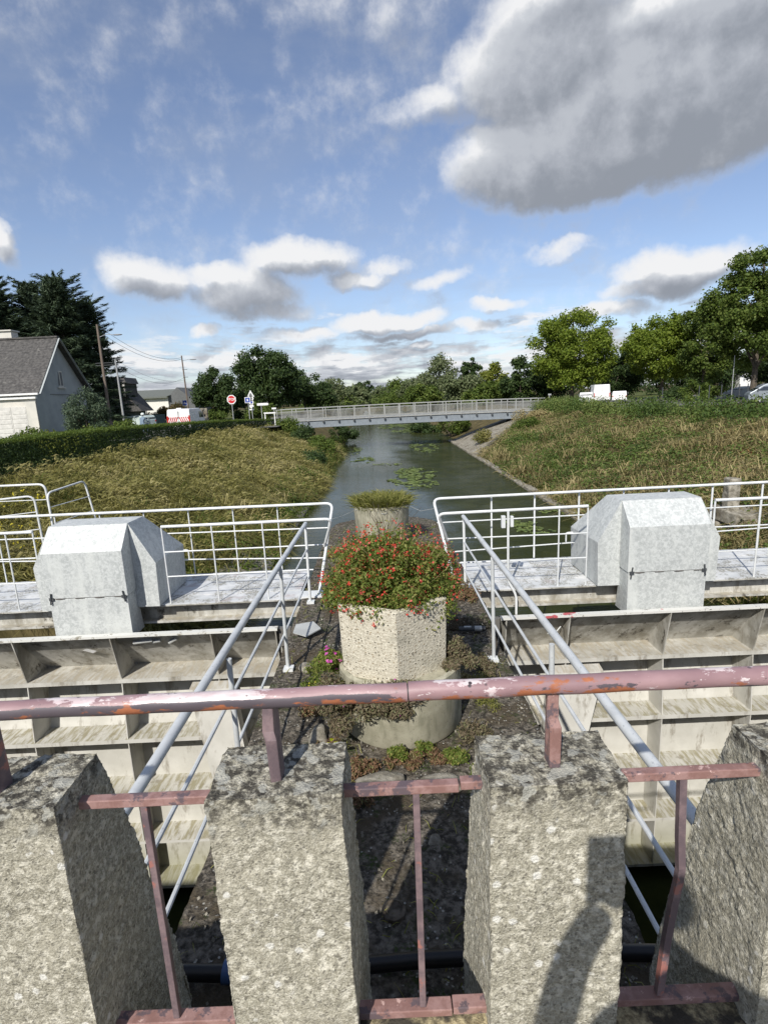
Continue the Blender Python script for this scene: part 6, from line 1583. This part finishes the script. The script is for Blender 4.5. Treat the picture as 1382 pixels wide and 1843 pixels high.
# the photographer: stands on the deck just behind the camera, holding a phone; only the shadow is seen
ph = thing('person', 'photographer in dark clothes standing at the parapet holding up a phone', 'person', loc=(0, 0, 0))
by = -.40; bx = .15
J = [(bx, by, .93, .15, .11), (bx, by, 1.12, .135, .10), (bx, by + .01, 1.33, .17, .11), (bx, by, 1.45, .10, .08), (bx, by + .01, 1.53, .055, .055),       # 0-4 pelvis..neck
     (bx - .19, by, 1.42, .062), (-.05, -.33, 1.27, .058), (-.12, -.17, 1.15, .056), (-.035, -.09, 1.35, .046), (.045, -.065, 1.465, .040),   # 5-9 left arm
     (bx + .19, by, 1.42, .062), (bx + .25, by + .02, 1.15, .046), (bx + .27, by + .08, .92, .034), (bx + .27, by + .10, .86, .030),   # 10-13 right arm
     (bx - .09, by, .86, .10), (bx - .10, by + .02, .50, .065), (bx - .10, by - .02, .12, .045), (bx - .11, by + .10, .045, .042),   # 14-17
     (bx + .09, by, .86, .10), (bx + .10, by + .02, .50, .065), (bx + .11, by - .02, .12, .045), (bx + .12, by + .10, .045, .042)]
E_ = [(0, 1), (1, 2), (2, 3), (3, 4), (2, 5), (5, 6), (6, 7), (7, 8), (8, 9), (2, 10), (10, 11), (11, 12), (12, 13), (0, 14), (14, 15), (15, 16), (16, 17), (0, 18), (18, 19), (19, 20), (20, 21)]
skinned('body', J, E_, 'dark_cloth', ph)
head(ph, (bx - .02, by + .06, 1.64), face=Vector((-.3, 1, -.1)), sc=.95)


def hand(par, w, d, side, curl, mat='skin', sc=1.0):
    """w wrist, d direction of the palm, side: direction of the thumb"""
    w = Vector(w); d = Vector(d).normalized(); s = Vector(side).normalized(); nrm_ = d.cross(s).normalized()
    J = [(*w, .026), (*(w + d * .045 * sc), .030), (*(w + d * .085 * sc), .028)]; Ed = [(0, 1), (1, 2)]
    for i, l in enumerate((.066, .074, .070, .055)):
        b = w + d * .085 * sc + s * (.030 - .020 * i) * sc; k = len(J)
        p1 = b + (d * math.cos(curl * .5) + nrm_ * math.sin(curl * .5)) * l * .45; p2 = p1 + (d * math.cos(curl * 1.2) + nrm_ * math.sin(curl * 1.2)) * l * .35; p3 = p2 + (d * math.cos(curl * 1.9) + nrm_ * math.sin(curl * 1.9)) * l * .25
        J += [(*b, .0095), (*p1, .0085), (*p2, .008), (*p3, .007)]; Ed += [(2, k), (k, k + 1), (k + 1, k + 2), (k + 2, k + 3)]
    k = len(J); b = w + d * .03 + s * .034; p1 = b + (d * .7 + s * .6 + nrm_ * .3) * .036; p2 = p1 + (d * .9 + s * .2 + nrm_ * .4) * .03
    J += [(*b, .012), (*p1, .0105), (*p2, .009)]; Ed += [(1, k), (k, k + 1), (k + 1, k + 2)]
    return skinned('hand', J, Ed, mat, par, 0, 1)


hand(ph, J[9][:3], (.05, .005, .09), (1, 0, .1), 1.2)
hand(ph, J[13][:3], (0, .03, -.10), (-.3, 1, 0), .5)
mb = MB(); mb.box(.004, .112, -.056, -.046, 1.465, 1.645); o = mb.build('phone', 'black_plastic', bevel=.003); tag(o, 'black phone held up in the photographer\'s hand', 'phone')
mb = MB(); mb.box(.010, .106, -.0575, -.0565, 1.475, 1.635); mb.build('screen', 'window_glass', o)

# rider on the road, mostly hidden by the hedge
q = at(254, 750, 42); rd = thing('person', 'person in a blue grey jacket and pale helmet riding behind the hedge', 'person', loc=(q.x, 42, GZ), rz=rad(-20))
J = [(0, 0, .80, .15, .12), (0, .05, 1.02, .15, .11), (0, .14, 1.26, .18, .12), (0, .17, 1.37, .09, .08), (0, .19, 1.44, .055, .055),
     (-.20, .14, 1.31, .065), (-.26, .30, 1.08, .05), (-.25, .55, .98, .036), (-.24, .62, .97, .03), (.20, .14, 1.31, .065), (.26, .30, 1.08, .05), (.25, .55, .98, .036), (.24, .62, .97, .03),
     (-.12, .05, .76, .10), (-.17, .42, .66, .07), (-.16, .30, .28, .05), (-.16, .42, .20, .045), (.12, .05, .76, .10), (.17, .42, .66, .07), (.16, .30, .28, .05), (.16, .42, .20, .045)]
E_ = [(0, 1), (1, 2), (2, 3), (3, 4), (2, 5), (5, 6), (6, 7), (7, 8), (2, 9), (9, 10), (10, 11), (11, 12), (0, 13), (13, 14), (14, 15), (15, 16), (0, 17), (17, 18), (18, 19), (19, 20)]
skinned('body', J, E_, 'jacket_blue', rd)
hd = head(rd, (0, .21, 1.57), hair=False)
mb = MB(); mb.lathe([(.135, -.02), (.145, .03), (.125, .09), (.07, .135), (.01, .145)], (0, -.01, .0), 20); mb.build('helmet', 'helmet_white', hd, smooth=True)
sc_ = thing('motor_scooter', 'dark motor scooter under the rider behind the hedge', 'scooter', loc=(q.x, 42, GZ), rz=rad(-20))
for y in (-.55, .72):
    mb = MB(); mb.tube([(-.05, y, .24), (.05, y, .24)], .24, 18); w_ = mb.build('wheel', 'tyre', sc_, smooth=True); mb = MB(); mb.tube([(-.055, y, .24), (.055, y, .24)], .13, 12); mb.build('rim', 'sign_post', w_)
mb = MB(); mb.prism([(-.16, -.75, .40), (-.16, -.10, .30), (-.16, -.05, .72), (-.16, -.80, .74)], (.32, 0, 0)); mb.build('body', 'car_grey', sc_, bevel=.04)
mb = MB(); mb.prism([(-.14, -.70, .74), (-.14, .0, .72), (-.14, -.02, .80), (-.14, -.68, .84)], (.28, 0, 0)); mb.build('seat', 'dark_cloth', sc_, bevel=.03)
mb = MB(); mb.prism([(-.18, -.1, .24), (-.18, .45, .24), (-.18, .45, .30), (-.18, -.1, .30)], (.36, 0, 0)); mb.build('footboard', 'dark_metal', sc_)
mb = MB(); mb.prism([(-.20, .44, .26), (-.20, .62, .30), (-.17, .60, .90), (-.17, .52, .90)], (.37, 0, 0)); mb.build('front_shield', 'car_grey', sc_, bevel=.03)
mb = MB(); mb.tube([(0, .72, .24), (0, .57, .95)], .03, 8); mb.tube([(-.30, .60, .97), (0, .56, .99), (.30, .60, .97)], .015, 6); mb.build('handlebar', 'dark_metal', sc_, smooth=True)
